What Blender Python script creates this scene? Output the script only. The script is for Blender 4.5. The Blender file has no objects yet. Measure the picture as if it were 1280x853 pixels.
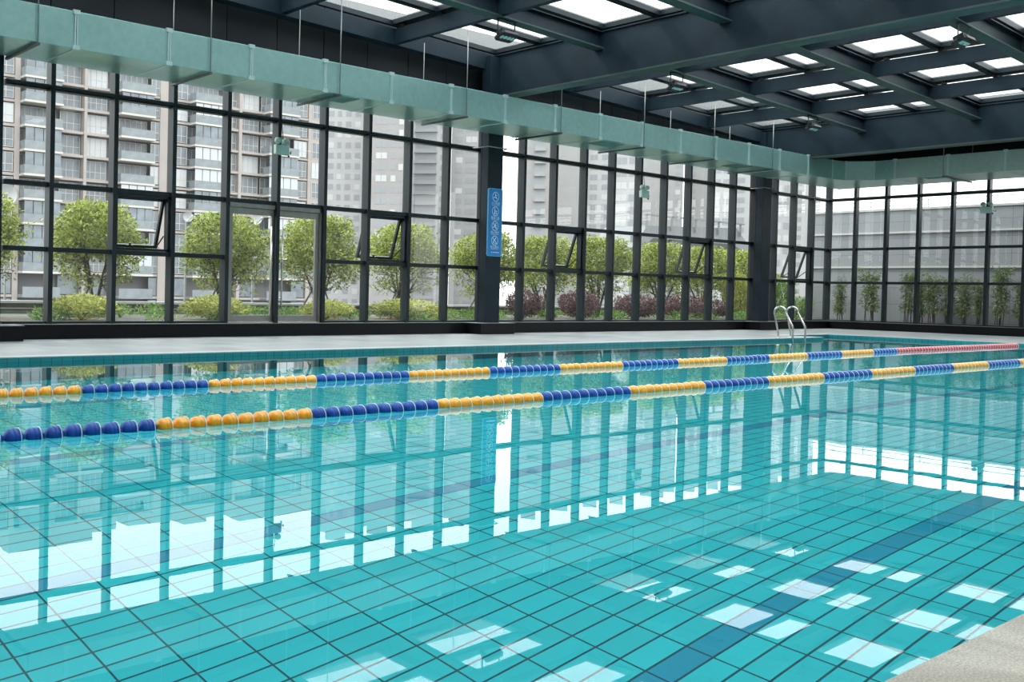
import bpy, bmesh, math, random
from mathutils import Vector, Matrix

random.seed(7)
D = bpy.data
col = bpy.context.scene.collection
sc = bpy.context.scene
PI = math.pi

# ------------------------------------------------------------------ camera
F, YAW, PITCH, ROLL = 1240.26, 0.9363, 0.0189, 0.0210
CAM = Vector((-36.1279, -16.9196, 0.9835))
PPX, PPY = 640 - 284.94, 426.5 - 41.73
fw = Vector((math.cos(YAW) * math.cos(PITCH), math.sin(YAW) * math.cos(PITCH), -math.sin(PITCH)))
r0 = Vector((math.sin(YAW), -math.cos(YAW), 0))
u0 = r0.cross(fw)
rt = math.cos(ROLL) * r0 + math.sin(ROLL) * u0
up = -math.sin(ROLL) * r0 + math.cos(ROLL) * u0
cd = D.cameras.new('camera')
cam = D.objects.new('camera', cd)
col.objects.link(cam)
m3 = Matrix((rt, up, -fw)).transposed()
cam.matrix_world = Matrix.Translation(CAM) @ m3.to_4x4()
cd.sensor_fit = 'HORIZONTAL'
cd.sensor_width = 36
cd.lens = F / 1280 * 36
cd.shift_x = 284.94 / 1280
cd.shift_y = -41.73 / 1280
cd.clip_end = 2000
cd.clip_start = 0.05
sc.camera = cam


def ray(px, py):
    return fw + rt * ((px - PPX) / F) + up * ((PPY - py) / F)


def at_depth(px, py, d):
    return CAM + ray(px, py) * d


def at_plane(px, py, ax, v):
    r = ray(px, py)
    return CAM + r * ((v - CAM[ax]) / r[ax])


# ------------------------------------------------------------------ materials
def mat(name):
    m = D.materials.new(name)
    m.use_nodes = True
    nt = m.node_tree
    nt.nodes.clear()
    out = nt.nodes.new('ShaderNodeOutputMaterial')
    return m, nt, out


def simple(name, c, rough=0.5, metal=0.0, noise=0.0, scale=5.0, coat=0.0, bump=0.0, spec=0.5, stretch=None):
    m, nt, out = mat(name)
    b = nt.nodes.new('ShaderNodeBsdfPrincipled')
    b.inputs['Base Color'].default_value = (*c, 1)
    b.inputs['Roughness'].default_value = rough
    b.inputs['Metallic'].default_value = metal
    b.inputs['Coat Weight'].default_value = coat
    b.inputs['Specular IOR Level'].default_value = spec
    nt.links.new(b.outputs[0], out.inputs[0])
    if noise or bump:
        tc = nt.nodes.new('ShaderNodeTexCoord')
        n = nt.nodes.new('ShaderNodeTexNoise')
        n.inputs['Scale'].default_value = scale
        n.inputs['Detail'].default_value = 5
        src = tc.outputs['Object']
        if stretch:
            mp = nt.nodes.new('ShaderNodeMapping')
            mp.inputs['Scale'].default_value = stretch
            nt.links.new(src, mp.inputs[0])
            src = mp.outputs[0]
        nt.links.new(src, n.inputs['Vector'])
        if noise:
            r = nt.nodes.new('ShaderNodeValToRGB')
            r.color_ramp.elements[0].position = 0.3
            r.color_ramp.elements[1].position = 0.7
            r.color_ramp.elements[0].color = (*[max(0, x * (1 - noise)) for x in c], 1)
            r.color_ramp.elements[1].color = (*[min(1, x * (1 + noise)) for x in c], 1)
            nt.links.new(n.outputs['Fac'], r.inputs[0])
            nt.links.new(r.outputs[0], b.inputs['Base Color'])
        if bump:
            bp = nt.nodes.new('ShaderNodeBump')
            bp.inputs['Strength'].default_value = bump
            bp.inputs['Distance'].default_value = 0.01
            nt.links.new(n.outputs['Fac'], bp.inputs['Height'])
            nt.links.new(bp.outputs[0], b.inputs['Normal'])
    return m


def grid_mat(name, base, line, tx, ty, ox, oy, lw, rough=0.3, var=0.06, axes=(0, 1), lanes=None, lane_col=None,
             speck=0.0, lane_from=None):
    """rectangular tiles with grout lines laid out in world metres along two axes"""
    m, nt, out = mat(name)
    N, L = nt.nodes, nt.links

    def mth(op, a, b=None, c=None):
        n = N.new('ShaderNodeMath')
        n.operation = op
        for i, v in enumerate((a, b, c)):
            if v is None:
                continue
            if hasattr(v, 'links'):
                L.new(v, n.inputs[i])
            else:
                n.inputs[i].default_value = v
        return n.outputs[0]
    g = N.new('ShaderNodeNewGeometry')
    sx = N.new('ShaderNodeSeparateXYZ')
    L.new(g.outputs['Position'], sx.inputs[0])
    A, B = sx.outputs[axes[0]], sx.outputs[axes[1]]
    u = mth('DIVIDE', mth('SUBTRACT', A, ox), tx)
    v = mth('DIVIDE', mth('SUBTRACT', B, oy), ty)
    fu, fv = mth('FRACT', u), mth('FRACT', v)
    du = mth('MULTIPLY', mth('MINIMUM', fu, mth('SUBTRACT', 1.0, fu)), tx)
    dv = mth('MULTIPLY', mth('MINIMUM', fv, mth('SUBTRACT', 1.0, fv)), ty)
    d = mth('MINIMUM', du, dv)
    isl = mth('LESS_THAN', d, lw / 2)
    cv = N.new('ShaderNodeCombineXYZ')
    L.new(mth('FLOOR', u), cv.inputs[0])
    L.new(mth('FLOOR', v), cv.inputs[1])
    wn = N.new('ShaderNodeTexWhiteNoise')
    wn.noise_dimensions = '2D'
    L.new(cv.outputs[0], wn.inputs['Vector'])
    k = mth('MULTIPLY_ADD', wn.outputs['Value'], 2 * var, 1 - var)
    if speck:
        ns = N.new('ShaderNodeTexNoise')
        ns.inputs['Scale'].default_value = 160
        ns.inputs['Detail'].default_value = 4
        L.new(g.outputs['Position'], ns.inputs['Vector'])
        k = mth('MULTIPLY', k, mth('MULTIPLY_ADD', ns.outputs['Fac'], speck, 1 - speck / 2))
    bc = N.new('ShaderNodeMix')
    bc.data_type = 'RGBA'
    bc.inputs[6].default_value = (*base, 1)
    bc.inputs[7].default_value = (*base, 1)
    bc.inputs[0].default_value = 0
    colr = bc.outputs[2]
    if lanes:
        tot = None
        for (a, b2) in lanes:
            t = mth('MULTIPLY', mth('GREATER_THAN', B, a), mth('LESS_THAN', B, b2))
            tot = t if tot is None else mth('ADD', tot, t)
        bc.inputs[7].default_value = (*lane_col, 1)
        L.new(tot, bc.inputs[0])
    hv = N.new('ShaderNodeVectorMath')
    hv.operation = 'SCALE'
    L.new(colr, hv.inputs[0])
    L.new(k, hv.inputs['Scale'])
    mx = N.new('ShaderNodeMix')
    mx.data_type = 'RGBA'
    L.new(isl, mx.inputs[0])
    L.new(hv.outputs[0], mx.inputs[6])
    mx.inputs[7].default_value = (*line, 1)
    b = N.new('ShaderNodeBsdfPrincipled')
    b.inputs['Roughness'].default_value = rough
    L.new(mx.outputs[2], b.inputs['Base Color'])
    L.new(b.outputs[0], out.inputs[0])
    return m


def glass_mat(name, tint=(0.95, 0.97, 0.96), dust=0.04, refl=1.0, trans=0.35):
    m, nt, out = mat(name)
    N, L = nt.nodes, nt.links
    t = N.new('ShaderNodeBsdfTransparent')
    t.inputs[0].default_value = (*tint, 1)
    gl = N.new('ShaderNodeBsdfGlossy')
    gl.inputs['Roughness'].default_value = 0.0
    gl.inputs['Color'].default_value = (refl, refl, refl, 1)
    df = N.new('ShaderNodeBsdfTranslucent')
    df.inputs[0].default_value = (0.8, 0.82, 0.8, 1)
    dd = N.new('ShaderNodeBsdfDiffuse')
    dd.inputs[0].default_value = (0.8, 0.82, 0.8, 1)
    ad = N.new('ShaderNodeMixShader')
    ad.inputs[0].default_value = trans
    L.new(df.outputs[0], ad.inputs[1])
    L.new(dd.outputs[0], ad.inputs[2])
    fr = N.new('ShaderNodeFresnel')
    fr.inputs[0].default_value = 1.5
    mu = N.new('ShaderNodeMath')
    mu.operation = 'MULTIPLY'
    mu.inputs[1].default_value = 0.9
    L.new(fr.outputs[0], mu.inputs[0])
    m1 = N.new('ShaderNodeMixShader')
    m1.inputs[0].default_value = dust
    L.new(t.outputs[0], m1.inputs[1])
    L.new(ad.outputs[0], m1.inputs[2])
    m2 = N.new('ShaderNodeMixShader')
    L.new(mu.outputs[0], m2.inputs[0])
    L.new(m1.outputs[0], m2.inputs[1])
    L.new(gl.outputs[0], m2.inputs[2])
    L.new(m2.outputs[0], out.inputs[0])
    return m


def leaf_mat(name, c1, c2):
    m, nt, out = mat(name)
    N, L = nt.nodes, nt.links
    oi = N.new('ShaderNodeNewGeometry')
    r = N.new('ShaderNodeValToRGB')
    r.color_ramp.elements[0].color = (*c1, 1)
    r.color_ramp.elements[1].color = (*c2, 1)
    L.new(oi.outputs['Random Per Island'], r.inputs[0])
    d = N.new('ShaderNodeBsdfDiffuse')
    t = N.new('ShaderNodeBsdfTranslucent')
    g = N.new('ShaderNodeBsdfGlossy')
    g.inputs['Roughness'].default_value = 0.35
    g.inputs[0].default_value = (0.5, 0.5, 0.45, 1)
    L.new(r.outputs[0], d.inputs[0])
    L.new(r.outputs[0], t.inputs[0])
    a = N.new('ShaderNodeMixShader')
    a.inputs[0].default_value = 0.5
    L.new(d.outputs[0], a.inputs[1])
    L.new(t.outputs[0], a.inputs[2])
    b = N.new('ShaderNodeMixShader')
    b.inputs[0].default_value = 0.08
    L.new(a.outputs[0], b.inputs[1])
    L.new(g.outputs[0], b.inputs[2])
    L.new(b.outputs[0], out.inputs[0])
    return m


def water_mat():
    m, nt, out = mat('pool_water')
    N, L = nt.nodes, nt.links
    g = N.new('ShaderNodeBsdfGlass')
    g.inputs['IOR'].default_value = 1.333
    g.inputs['Roughness'].default_value = 0.0
    g.inputs['Color'].default_value = (1, 1, 1, 1)
    tc = N.new('ShaderNodeNewGeometry')
    h = None
    for (s, w, st) in ((0.55, 1.0, (0.6, 1.6, 1)), (2.2, 0.13, (0.8, 1.5, 1)), (7.0, 0.012, (0.7, 1.6, 1))):
        mp = N.new('ShaderNodeMapping')
        mp.inputs['Scale'].default_value = st
        L.new(tc.outputs['Position'], mp.inputs[0])
        n = N.new('ShaderNodeTexNoise')
        n.inputs['Scale'].default_value = s
        n.inputs['Detail'].default_value = 1.5
        L.new(mp.outputs[0], n.inputs['Vector'])
        mu = N.new('ShaderNodeMath')
        mu.operation = 'MULTIPLY_ADD'
        mu.inputs[1].default_value = w
        L.new(n.outputs['Fac'], mu.inputs[0])
        if h is not None:
            L.new(h, mu.inputs[2])
        else:
            mu.inputs[2].default_value = 0
        h = mu.outputs[0]
    bp = N.new('ShaderNodeBump')
    bp.inputs['Strength'].default_value = 1.0
    bp.inputs['Distance'].default_value = WAVE
    L.new(h, bp.inputs['Height'])
    L.new(bp.outputs[0], g.inputs['Normal'])
    L.new(g.outputs[0], out.inputs[0])
    return m


WAVE = 0.0016
SKY, SUN, EXPO = 2.6, 2.2, 0.0
M = dict(
    frame=simple('window_frame_paint', (0.010, 0.018, 0.022), 0.42, 0.1, spec=0.35, noise=0.15, scale=3),
    steel=simple('roof_steel_paint', (0.011, 0.021, 0.030), 0.5, 0.1, noise=0.22, scale=2.2, bump=0.1, spec=0.2),
    steel2=simple('roof_flange_paint', (0.042, 0.066, 0.064), 0.5, 0.0, noise=0.15, scale=3, spec=0.3),
    clad=simple('dark_cladding', (0.006, 0.009, 0.012), 0.6, 0, noise=0.15, spec=0.3, scale=2),
    curb=simple('black_granite', (0.005, 0.006, 0.008), 0.35, 0, noise=0.4, scale=60, spec=0.2),
    curbtop=simple('grey_granite_cap', (0.20, 0.21, 0.21), 0.5, 0, noise=0.2, scale=40),
    duct=simple('galvanised_duct_pool_tint', (0.33, 0.54, 0.50), 0.30, 0.55, noise=0.06, scale=9),  # teal reflection of the pool put into the zinc colour
    ductend=simple('galvanised_duct_weak_tint', (0.42, 0.55, 0.50), 0.30, 0.55, noise=0.06, scale=9),  # same zinc with less of the pool's teal in its colour
    clip=simple('galvanised_flange', (0.52, 0.66, 0.64), 0.4, 0.4),
    grille=simple('diffuser_grille', (0.20, 0.34, 0.32), 0.5, 0.3),
    rod=simple('zinc_rod', (0.30, 0.31, 0.29), 0.45, 0.7),
    bar=simple('zinc_channel', (0.10, 0.13, 0.12), 0.5, 0.5),
    stainless=simple('stainless_steel', (0.62, 0.60, 0.56), 0.18, 1.0),
    doorframe=simple('brushed_door_frame', (0.27, 0.265, 0.245), 0.35, 0.6, noise=0.1, scale=8),
    glass=glass_mat('window_glass', dust=0.014),
    roofglass=glass_mat('skylight_glass', (0.86, 0.92, 0.93), 0.20, trans=0.2),
    blue=simple('blue_plastic', (0.003, 0.062, 0.33), 0.38, 0, noise=0.15, scale=30, spec=0.3),
    bluerim=simple('blue_rim_glint', (0.62, 0.74, 0.86), 0.3),  # pale rim colours stand in for glints of the windows
    yellow=simple('orange_yellow_plastic', (0.90, 0.36, 0.008), 0.3, 0, coat=0.3, noise=0.12, scale=30),
    yellowrim=simple('yellow_rim_glint', (0.92, 0.86, 0.70), 0.3),
    red=simple('red_plastic', (0.55, 0.03, 0.05), 0.35, 0, coat=0.3),
    redrim=simple('red_rim_glint', (0.95, 0.82, 0.82), 0.3),
    rope=simple('steel_cable', (0.45, 0.45, 0.42), 0.4, 0.6),
    white=simple('white_enamel', (0.75, 0.78, 0.76), 0.4),
    lampgreen=simple('lamp_housing', (0.42, 0.56, 0.50), 0.45),
    lens=simple('lamp_lens', (0.30, 0.42, 0.38), 0.15, 0, coat=0.5),
    black=simple('black_cast_metal', (0.010, 0.012, 0.014), 0.45, 0.3),
    led=simple('led_lens', (0.42, 0.60, 0.58), 0.1, 0, coat=1.0),
    signblue=simple('sign_blue', (0.005, 0.19, 0.50), 0.5),
    signrim=simple('sign_edge', (0.10, 0.42, 0.70), 0.4),
    signwhite=simple('sign_white', (0.62, 0.80, 0.90), 0.5),
    bark=simple('bark', (0.055, 0.045, 0.032), 0.9, 0, noise=0.4, scale=20),
    stake=simple('stake_wood', (0.16, 0.15, 0.12), 0.9, 0, noise=0.3, scale=15),
    leaf=leaf_mat('tree_leaf', (0.040, 0.085, 0.010), (0.44, 0.50, 0.085)),
    leafy=leaf_mat('shrub_leaf', (0.14, 0.19, 0.025), (0.60, 0.61, 0.17)),
    leafr=leaf_mat('red_shrub_leaf', (0.035, 0.014, 0.018), (0.20, 0.10, 0.10)),
    leafb=leaf_mat('bamboo_leaf', (0.03, 0.07, 0.015), (0.14, 0.20, 0.05)),
    leafg=leaf_mat('low_plant_leaf', (0.05, 0.13, 0.02), (0.20, 0.34, 0.06)),
    parapet=simple('parapet_render', (0.10, 0.115, 0.105), 0.8, 0, noise=0.15, scale=3),
    cap=simple('parapet_cap', (0.36, 0.36, 0.35), 0.7),
    soil=simple('terrace_paving', (0.07, 0.07, 0.05), 0.9, 0, noise=0.35, scale=4),
    far=simple('distant_ground', (0.16, 0.17, 0.16), 0.95, 0, noise=0.25, scale=0.08),
    tan=simple('tan_render_hazed', (0.31, 0.275, 0.255), 0.85, 0, noise=0.06, scale=0.3),  # apartment block colours kept pale in place of distance haze
    cream=simple('cream_slab', (0.44, 0.41, 0.37), 0.85),
    bwin=simple('building_window', (0.145, 0.168, 0.185), 0.25, 0, noise=0.25, scale=0.6),
    bwinl=simple('building_window_bright', (0.40, 0.42, 0.43), 0.3),
    bglass=simple('balcony_glass', (0.165, 0.188, 0.198), 0.3, 0, noise=0.15, scale=1.0),
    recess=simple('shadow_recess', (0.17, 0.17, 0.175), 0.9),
    tower=simple('tower_haze_grey', (0.29, 0.285, 0.28), 0.9, 0, noise=0.05, scale=0.2),  # tower walls and windows coloured pale to carry distance haze
    tower2=simple('tower_haze_brown', (0.265, 0.252, 0.245), 0.9, 0, noise=0.05, scale=0.2),
    tower3=simple('tower_haze_pale', (0.35, 0.348, 0.345), 0.9, 0, noise=0.05, scale=0.2),
    twin=simple('tower_window', (0.225, 0.238, 0.245), 0.4),
    twinl=simple('tower_window_bright', (0.40, 0.405, 0.40), 0.4),
    dish=simple('dish_white', (0.45, 0.46, 0.46), 0.5),
    canopy=simple('canopy_grey', (0.15, 0.16, 0.165), 0.7),
)
M['water'] = water_mat()
TX, TY, FX, FY, DEP = 0.3633, 0.149, -32.0532, -13.2798, 2.3325
WZ = -0.0735
NX, NY = -9.0, -3.15            # small recess of the far corner
LIPY, LIPX, NEARY, LEFTX = -4.22, -6.4, -15.7918, -41.5
lanes = []
for kk in (6, -12, -29, -46):
    yy = FY - TY * kk
    lanes.append((yy, yy + TY))
M['poolfloor'] = grid_mat('pool_floor_tiles', (0.013, 0.64, 0.70), (0.001, 0.075, 0.10), TX, TY, FX, FY, 0.013, 0.4,
                          0.05, (0, 1), lanes, (0.000, 0.35, 0.52))
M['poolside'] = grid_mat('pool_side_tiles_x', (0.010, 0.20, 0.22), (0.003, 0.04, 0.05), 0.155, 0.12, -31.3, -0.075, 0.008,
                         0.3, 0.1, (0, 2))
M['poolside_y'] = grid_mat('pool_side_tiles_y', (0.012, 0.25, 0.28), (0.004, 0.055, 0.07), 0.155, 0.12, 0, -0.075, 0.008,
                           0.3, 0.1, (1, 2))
M['deck'] = grid_mat('deck_stone', (0.225, 0.242, 0.246), (0.12, 0.13, 0.13), 0.6, 0.6, -0.2, -0.22, 0.008, 0.45, 0.16,
                     (0, 1), speck=0.3)
M['wallpanel'] = grid_mat('grey_wall_panels', (0.185, 0.20, 0.21), (0.10, 0.11, 0.115), 1.15, 0.62, 2.8, 0.27, 0.015, 0.6,
                          0.05, (1, 2))


def granite():
    m, nt, out = mat('washed_granite')
    N, L = nt.nodes, nt.links
    g = N.new('ShaderNodeNewGeometry')
    n1 = N.new('ShaderNodeTexNoise')
    n1.inputs['Scale'].default_value = 140
    n1.inputs['Detail'].default_value = 6
    n1.inputs['Roughness'].default_value = 0.75
    n2 = N.new('ShaderNodeTexNoise')
    n2.inputs['Scale'].default_value = 1.5
    n2.inputs['Detail'].default_value = 2
    n2.inputs['Distortion'].default_value = 1.4
    v = N.new('ShaderNodeTexVoronoi')
    v.inputs['Scale'].default_value = 110
    for n in (n1, n2, v):
        L.new(g.outputs['Position'], n.inputs['Vector'])
    r1 = N.new('ShaderNodeValToRGB')
    e = r1.color_ramp.elements
    e[0].position = 0.32
    e[0].color = (0.31, 0.29, 0.24, 1)
    e[1].position = 0.62
    e[1].color = (0.86, 0.80, 0.67, 1)
    L.new(n1.outputs['Fac'], r1.inputs[0])
    r2 = N.new('ShaderNodeValToRGB')
    e = r2.color_ramp.elements
    e[0].position = 0.40
    e[0].color = (0.76, 0.75, 0.73, 1)
    e[1].position = 0.52
    e[1].color = (1, 1, 1, 1)
    L.new(n2.outputs['Fac'], r2.inputs[0])
    mx = N.new('ShaderNodeMix')
    mx.data_type = 'RGBA'
    mx.blend_type = 'MULTIPLY'
    mx.inputs[0].default_value = 1
    L.new(r1.outputs[0], mx.inputs[6])
    L.new(r2.outputs[0], mx.inputs[7])
    lt = N.new('ShaderNodeMath')
    lt.operation = 'LESS_THAN'
    lt.inputs[1].default_value = 0.14
    L.new(v.outputs['Distance'], lt.inputs[0])
    wn = N.new('ShaderNodeMath')
    wn.operation = 'MULTIPLY'
    wn.inputs[1].default_value = 0.5
    L.new(lt.outputs[0], wn.inputs[0])
    m2 = N.new('ShaderNodeMix')
    m2.data_type = 'RGBA'
    L.new(wn.outputs[0], m2.inputs[0])
    L.new(mx.outputs[2], m2.inputs[6])
    m2.inputs[7].default_value = (0.8, 0.78, 0.72, 1)
    b = N.new('ShaderNodeBsdfPrincipled')
    b.inputs['Roughness'].default_value = 0.55
    L.new(m2.outputs[2], b.inputs['Base Color'])
    bp = N.new('ShaderNodeBump')
    bp.inputs['Strength'].default_value = 0.5
    bp.inputs['Distance'].default_value = 0.003
    L.new(n1.outputs['Fac'], bp.inputs['Height'])
    L.new(bp.outputs[0], b.inputs['Normal'])
    L.new(b.outputs[0], out.inputs[0])
    return m


M['granite'] = granite()


# ------------------------------------------------------------------ mesh helpers
class MB:
    def __init__(self):
        self.v, self.f = [], []

    def add(self, vs, fs):
        n = len(self.v)
        self.v += [tuple(p) for p in vs]
        self.f += [tuple(i + n for i in f) for f in fs]
        return self

    def box(self, x0, x1, y0, y1, z0, z1):
        vs = [(x, y, z) for z in (z0, z1) for y in (y0, y1) for x in (x0, x1)]
        return self.add(vs, [(0, 2, 3, 1), (4, 5, 7, 6), (0, 1, 5, 4), (2, 6, 7, 3), (0, 4, 6, 2), (1, 3, 7, 5)])

    def bar(self, p, q, w, h, upv=(0, 0, 1)):
        p, q = Vector(p), Vector(q)
        d = (q - p).normalized()
        s = d.cross(Vector(upv))
        if s.length < 1e-4:
            s = d.cross(Vector((1, 0, 0)))
        s.normalize()
        u = s.cross(d)
        vs = []
        for c in (p, q):
            for a, b in ((-1, -1), (1, -1), (1, 1), (-1, 1)):
                vs.append(c + s * (a * w / 2) + u * (b * h / 2))
        return self.add(vs, [(0, 1, 2, 3), (7, 6, 5, 4), (0, 4, 5, 1), (1, 5, 6, 2), (2, 6, 7, 3), (3, 7, 4, 0)])

    def tube(self, pts, r, n=8, cap=True):
        pts = [Vector(p) for p in pts]
        rs = r if isinstance(r, (list, tuple)) else [r] * len(pts)
        vs, fs = [], []
        prev = None
        for i, p in enumerate(pts):
            d = (pts[min(i + 1, len(pts) - 1)] - pts[max(i - 1, 0)]).normalized()
            ref = prev if prev is not None else (Vector((0, 0, 1)) if abs(d.z) < 0.9 else Vector((1, 0, 0)))
            s = d.cross(ref)
            if s.length < 1e-5:
                s = d.cross(Vector((0.3, 1, 0.2)))
            s.normalize()
            u = s.cross(d)
            prev = u
            for k in range(n):
                a = 2 * PI * k / n
                vs.append(p + (s * math.cos(a) + u * math.sin(a)) * rs[i])
        for i in range(len(pts) - 1):
            for k in range(n):
                a, b = i * n + k, i * n + (k + 1) % n
                fs.append((a, b, b + n, a + n))
        if cap:
            fs.append(tuple(range(n))[::-1])
            fs.append(tuple(range((len(pts) - 1) * n, len(pts) * n)))
        return self.add(vs, fs)

    def lathe(self, prof, axis='x', n=20, org=(0, 0, 0)):
        """prof: list of (along, radius)"""
        vs, fs = [], []
        o = Vector(org)
        for (a, r) in prof:
            for k in range(n):
                t = 2 * PI * k / n
                c, s = r * math.cos(t), r * math.sin(t)
                p = {'x': (a, c, s), 'y': (c, a, s), 'z': (c, s, a)}[axis]
                vs.append(o + Vector(p))
        for i in range(len(prof) - 1):
            for k in range(n):
                a, b = i * n + k, i * n + (k + 1) % n
                fs.append((a, b, b + n, a + n))
        fs.append(tuple(range(n))[::-1])
        fs.append(tuple(range((len(prof) - 1) * n, len(prof) * n)))
        return self.add(vs, fs)

    def prism(self, poly, z0, z1):
        n = len(poly)
        vs = [(x, y, z0) for x, y in poly] + [(x, y, z1) for x, y in poly]
        fs = [tuple(range(n))[::-1], tuple(range(n, 2 * n))]
        for i in range(n):
            j = (i + 1) % n
            fs.append((i, j, j + n, i + n))
        return self.add(vs, fs)

    def map(self, fn):
        self.v = [tuple(fn(Vector(p))) for p in self.v]
        return self

    def mesh(self, name, m, smooth=False, recalc=True):
        me = D.meshes.new(name)
        me.from_pydata(self.v, [], self.f)
        if recalc:
            bm = bmesh.new()
            bm.from_mesh(me)
            bmesh.ops.recalc_face_normals(bm, faces=bm.faces)
            bm.to_mesh(me)
            bm.free()
        me.materials.append(m)
        if smooth:
            for p in me.polygons:
                p.use_smooth = True
        me.update()
        return me

    def build(self, name, m, parent=None, smooth=False, bevel=0.0, recalc=True, loc=None):
        o = D.objects.new(name, self.mesh(name, m, smooth, recalc))
        col.objects.link(o)
        if parent is not None:
            o.parent = parent
        if loc is not None:
            o.location = loc
        if bevel:
            b = o.modifiers.new('bevel', 'BEVEL')
            b.width = bevel
            b.segments = 2
            b.limit_method = 'ANGLE'
        return o


def tag(o, label=None, cat=None, group=None, kind=None):
    if label:
        o['label'] = label
    if cat:
        o['category'] = cat
    if group:
        o['group'] = group
    if kind:
        o['kind'] = kind
    return o


def empty(name, loc=(0, 0, 0), rz=0.0):
    o = D.objects.new(name, None)
    o.location = loc
    o.rotation_euler = (0, 0, rz)
    o.empty_display_size = 0.2
    col.objects.link(o)
    return o


def place(name, me, parent=None, loc=(0, 0, 0), rot=(0, 0, 0), scale=None):
    o = D.objects.new(name, me)
    o.location = loc
    o.rotation_euler = rot
    if scale:
        o.scale = scale
    col.objects.link(o)
    if parent is not None:
        o.parent = parent
    return o


def struct(o):
    o['kind'] = 'structure'
    return o


# ------------------------------------------------------------------ key levels
ZA, ZB, ZC, ZD, ZT = 4.493, 2.761, 1.604, 0.269, 5.25
MX = {}
for i in range(-6, 24):
    MX[i] = -28.9857 + 1.2495 * i + (0.2257 if i >= 10 else 0) + (0.064 if i >= 20 else 0)
CORNER = MX[23]
EW = 0.9824
COLX = [-30.29, -17.79, -5.06]                       # column centres


# ------------------------------------------------------------------ floor, pool, water
fl = MB()
fl.box(LEFTX - 3, NX - .28, LIPY + .28, -0.2, -0.25, 0)
fl.box(NX - .28, CORNER - .02, NY + .28, -0.2, -0.25, 0)
fl.box(LIPX + .28, CORNER - .02, -21.0, NY + .28, -0.25, 0)
struct(fl.build('floor', M['deck']))
cp = MB()
cp.box(LEFTX, NX, LIPY, LIPY + .28, -0.012, 0.004)
cp.box(NX - .28, NX, LIPY + .28, NY + .28, -0.012, 0.004)
cp.box(NX, LIPX + .28, NY, NY + .28, -0.012, 0.004)
cp.box(LIPX, LIPX + .28, NEARY, NY, -0.012, 0.004)
struct(cp.build('trim_1', simple('pale_coping', (0.36, 0.38, 0.38), 0.4, 0, noise=0.12, scale=30), bevel=0.005))
nd = MB()
nd.box(LEFTX - 3, LIPX + .28, -21.0, NEARY, -0.25, 0.0)
struct(nd.build('floor_1', M['granite'], bevel=0.012))
ne = MB()
ne.box(LEFTX, LIPX, NEARY, NEARY + .018, -0.3, -0.03)
struct(ne.build('trim_2', simple('pool_edge_tile', (0.10, 0.36, 0.42), 0.25, 0), bevel=0.01))
pf = MB().box(LEFTX, LIPX, NEARY, NY, WZ - DEP - .15, WZ - DEP)
struct(pf.build('floor_2', M['poolfloor']))
m = MB().box(LEFTX - .2, NX, LIPY, LIPY + .2, WZ - DEP - .1, -0.013)
m.box(NX, LIPX + .2, NY, NY + .2, WZ - DEP - .1, -0.013)
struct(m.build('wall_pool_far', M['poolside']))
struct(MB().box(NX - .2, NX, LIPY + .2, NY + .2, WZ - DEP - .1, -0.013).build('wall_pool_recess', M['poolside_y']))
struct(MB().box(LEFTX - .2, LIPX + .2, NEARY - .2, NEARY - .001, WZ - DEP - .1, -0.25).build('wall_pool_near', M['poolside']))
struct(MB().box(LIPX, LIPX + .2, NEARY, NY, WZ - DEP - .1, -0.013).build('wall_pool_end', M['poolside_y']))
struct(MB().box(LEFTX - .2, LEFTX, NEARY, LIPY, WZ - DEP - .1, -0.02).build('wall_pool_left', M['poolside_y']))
wt = MB().add([(LEFTX, NEARY, WZ), (LIPX, NEARY, WZ), (LIPX, NY, WZ), (NX, NY, WZ), (NX, LIPY, WZ), (LEFTX, LIPY, WZ)], [(0, 1, 2, 3, 4, 5)])
struct(wt.build('water', M['water'], recalc=False))

# ------------------------------------------------------------------ curb under the glass
cb = MB()
cb.box(-38, CORNER + .12, -0.22, 0.12, 0, ZD - .012)
for c in COLX:
    cb.box(c - .60, c + .60, -0.72, -0.2, 0, ZD - .012)
struct(cb.build('wall_back', M['curb'], bevel=0.006))
cb = MB().box(-0.22 + CORNER, CORNER + .12, -16, -0.22, 0, ZD - .012)
struct(cb.build('wall_right', M['curb'], bevel=0.006))
ct = MB()
ct.box(-38, CORNER + .12, -0.235, 0.12, ZD - .012, ZD)
ct.box(CORNER - .235, CORNER + .12, -16, -0.235, ZD - .012, ZD)
for c in COLX:
    ct.box(c - .61, c + .61, -0.735, -0.235, ZD - .012, ZD)
struct(ct.build('trim_3', M['curbtop']))

# ------------------------------------------------------------------ curtain wall: one window per bay
MW, MDI, MDO = 0.088, 0.16, 0.06
wn_count = 0


def mullion(mb, x):
    mb.box(x - MW / 2, x + MW / 2, -MDI, MDO, ZD, ZT)


SASH_ROT = math.radians(18)


def sash_mb(x0, x1, z0, z1):
    """top hung sash in its own frame, hinge at the top, hanging down"""
    w, h, t = x1 - x0, z1 - z0, 0.055
    m = MB()
    m.box(0, t, -.03, .03, -h, 0)
    m.box(w - t, w, -.03, .03, -h, 0)
    m.box(t, w - t, -.03, .03, -t, 0)
    m.box(t, w - t, -.03, .03, -h, -h + t)
    return m, w, h, t


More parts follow.
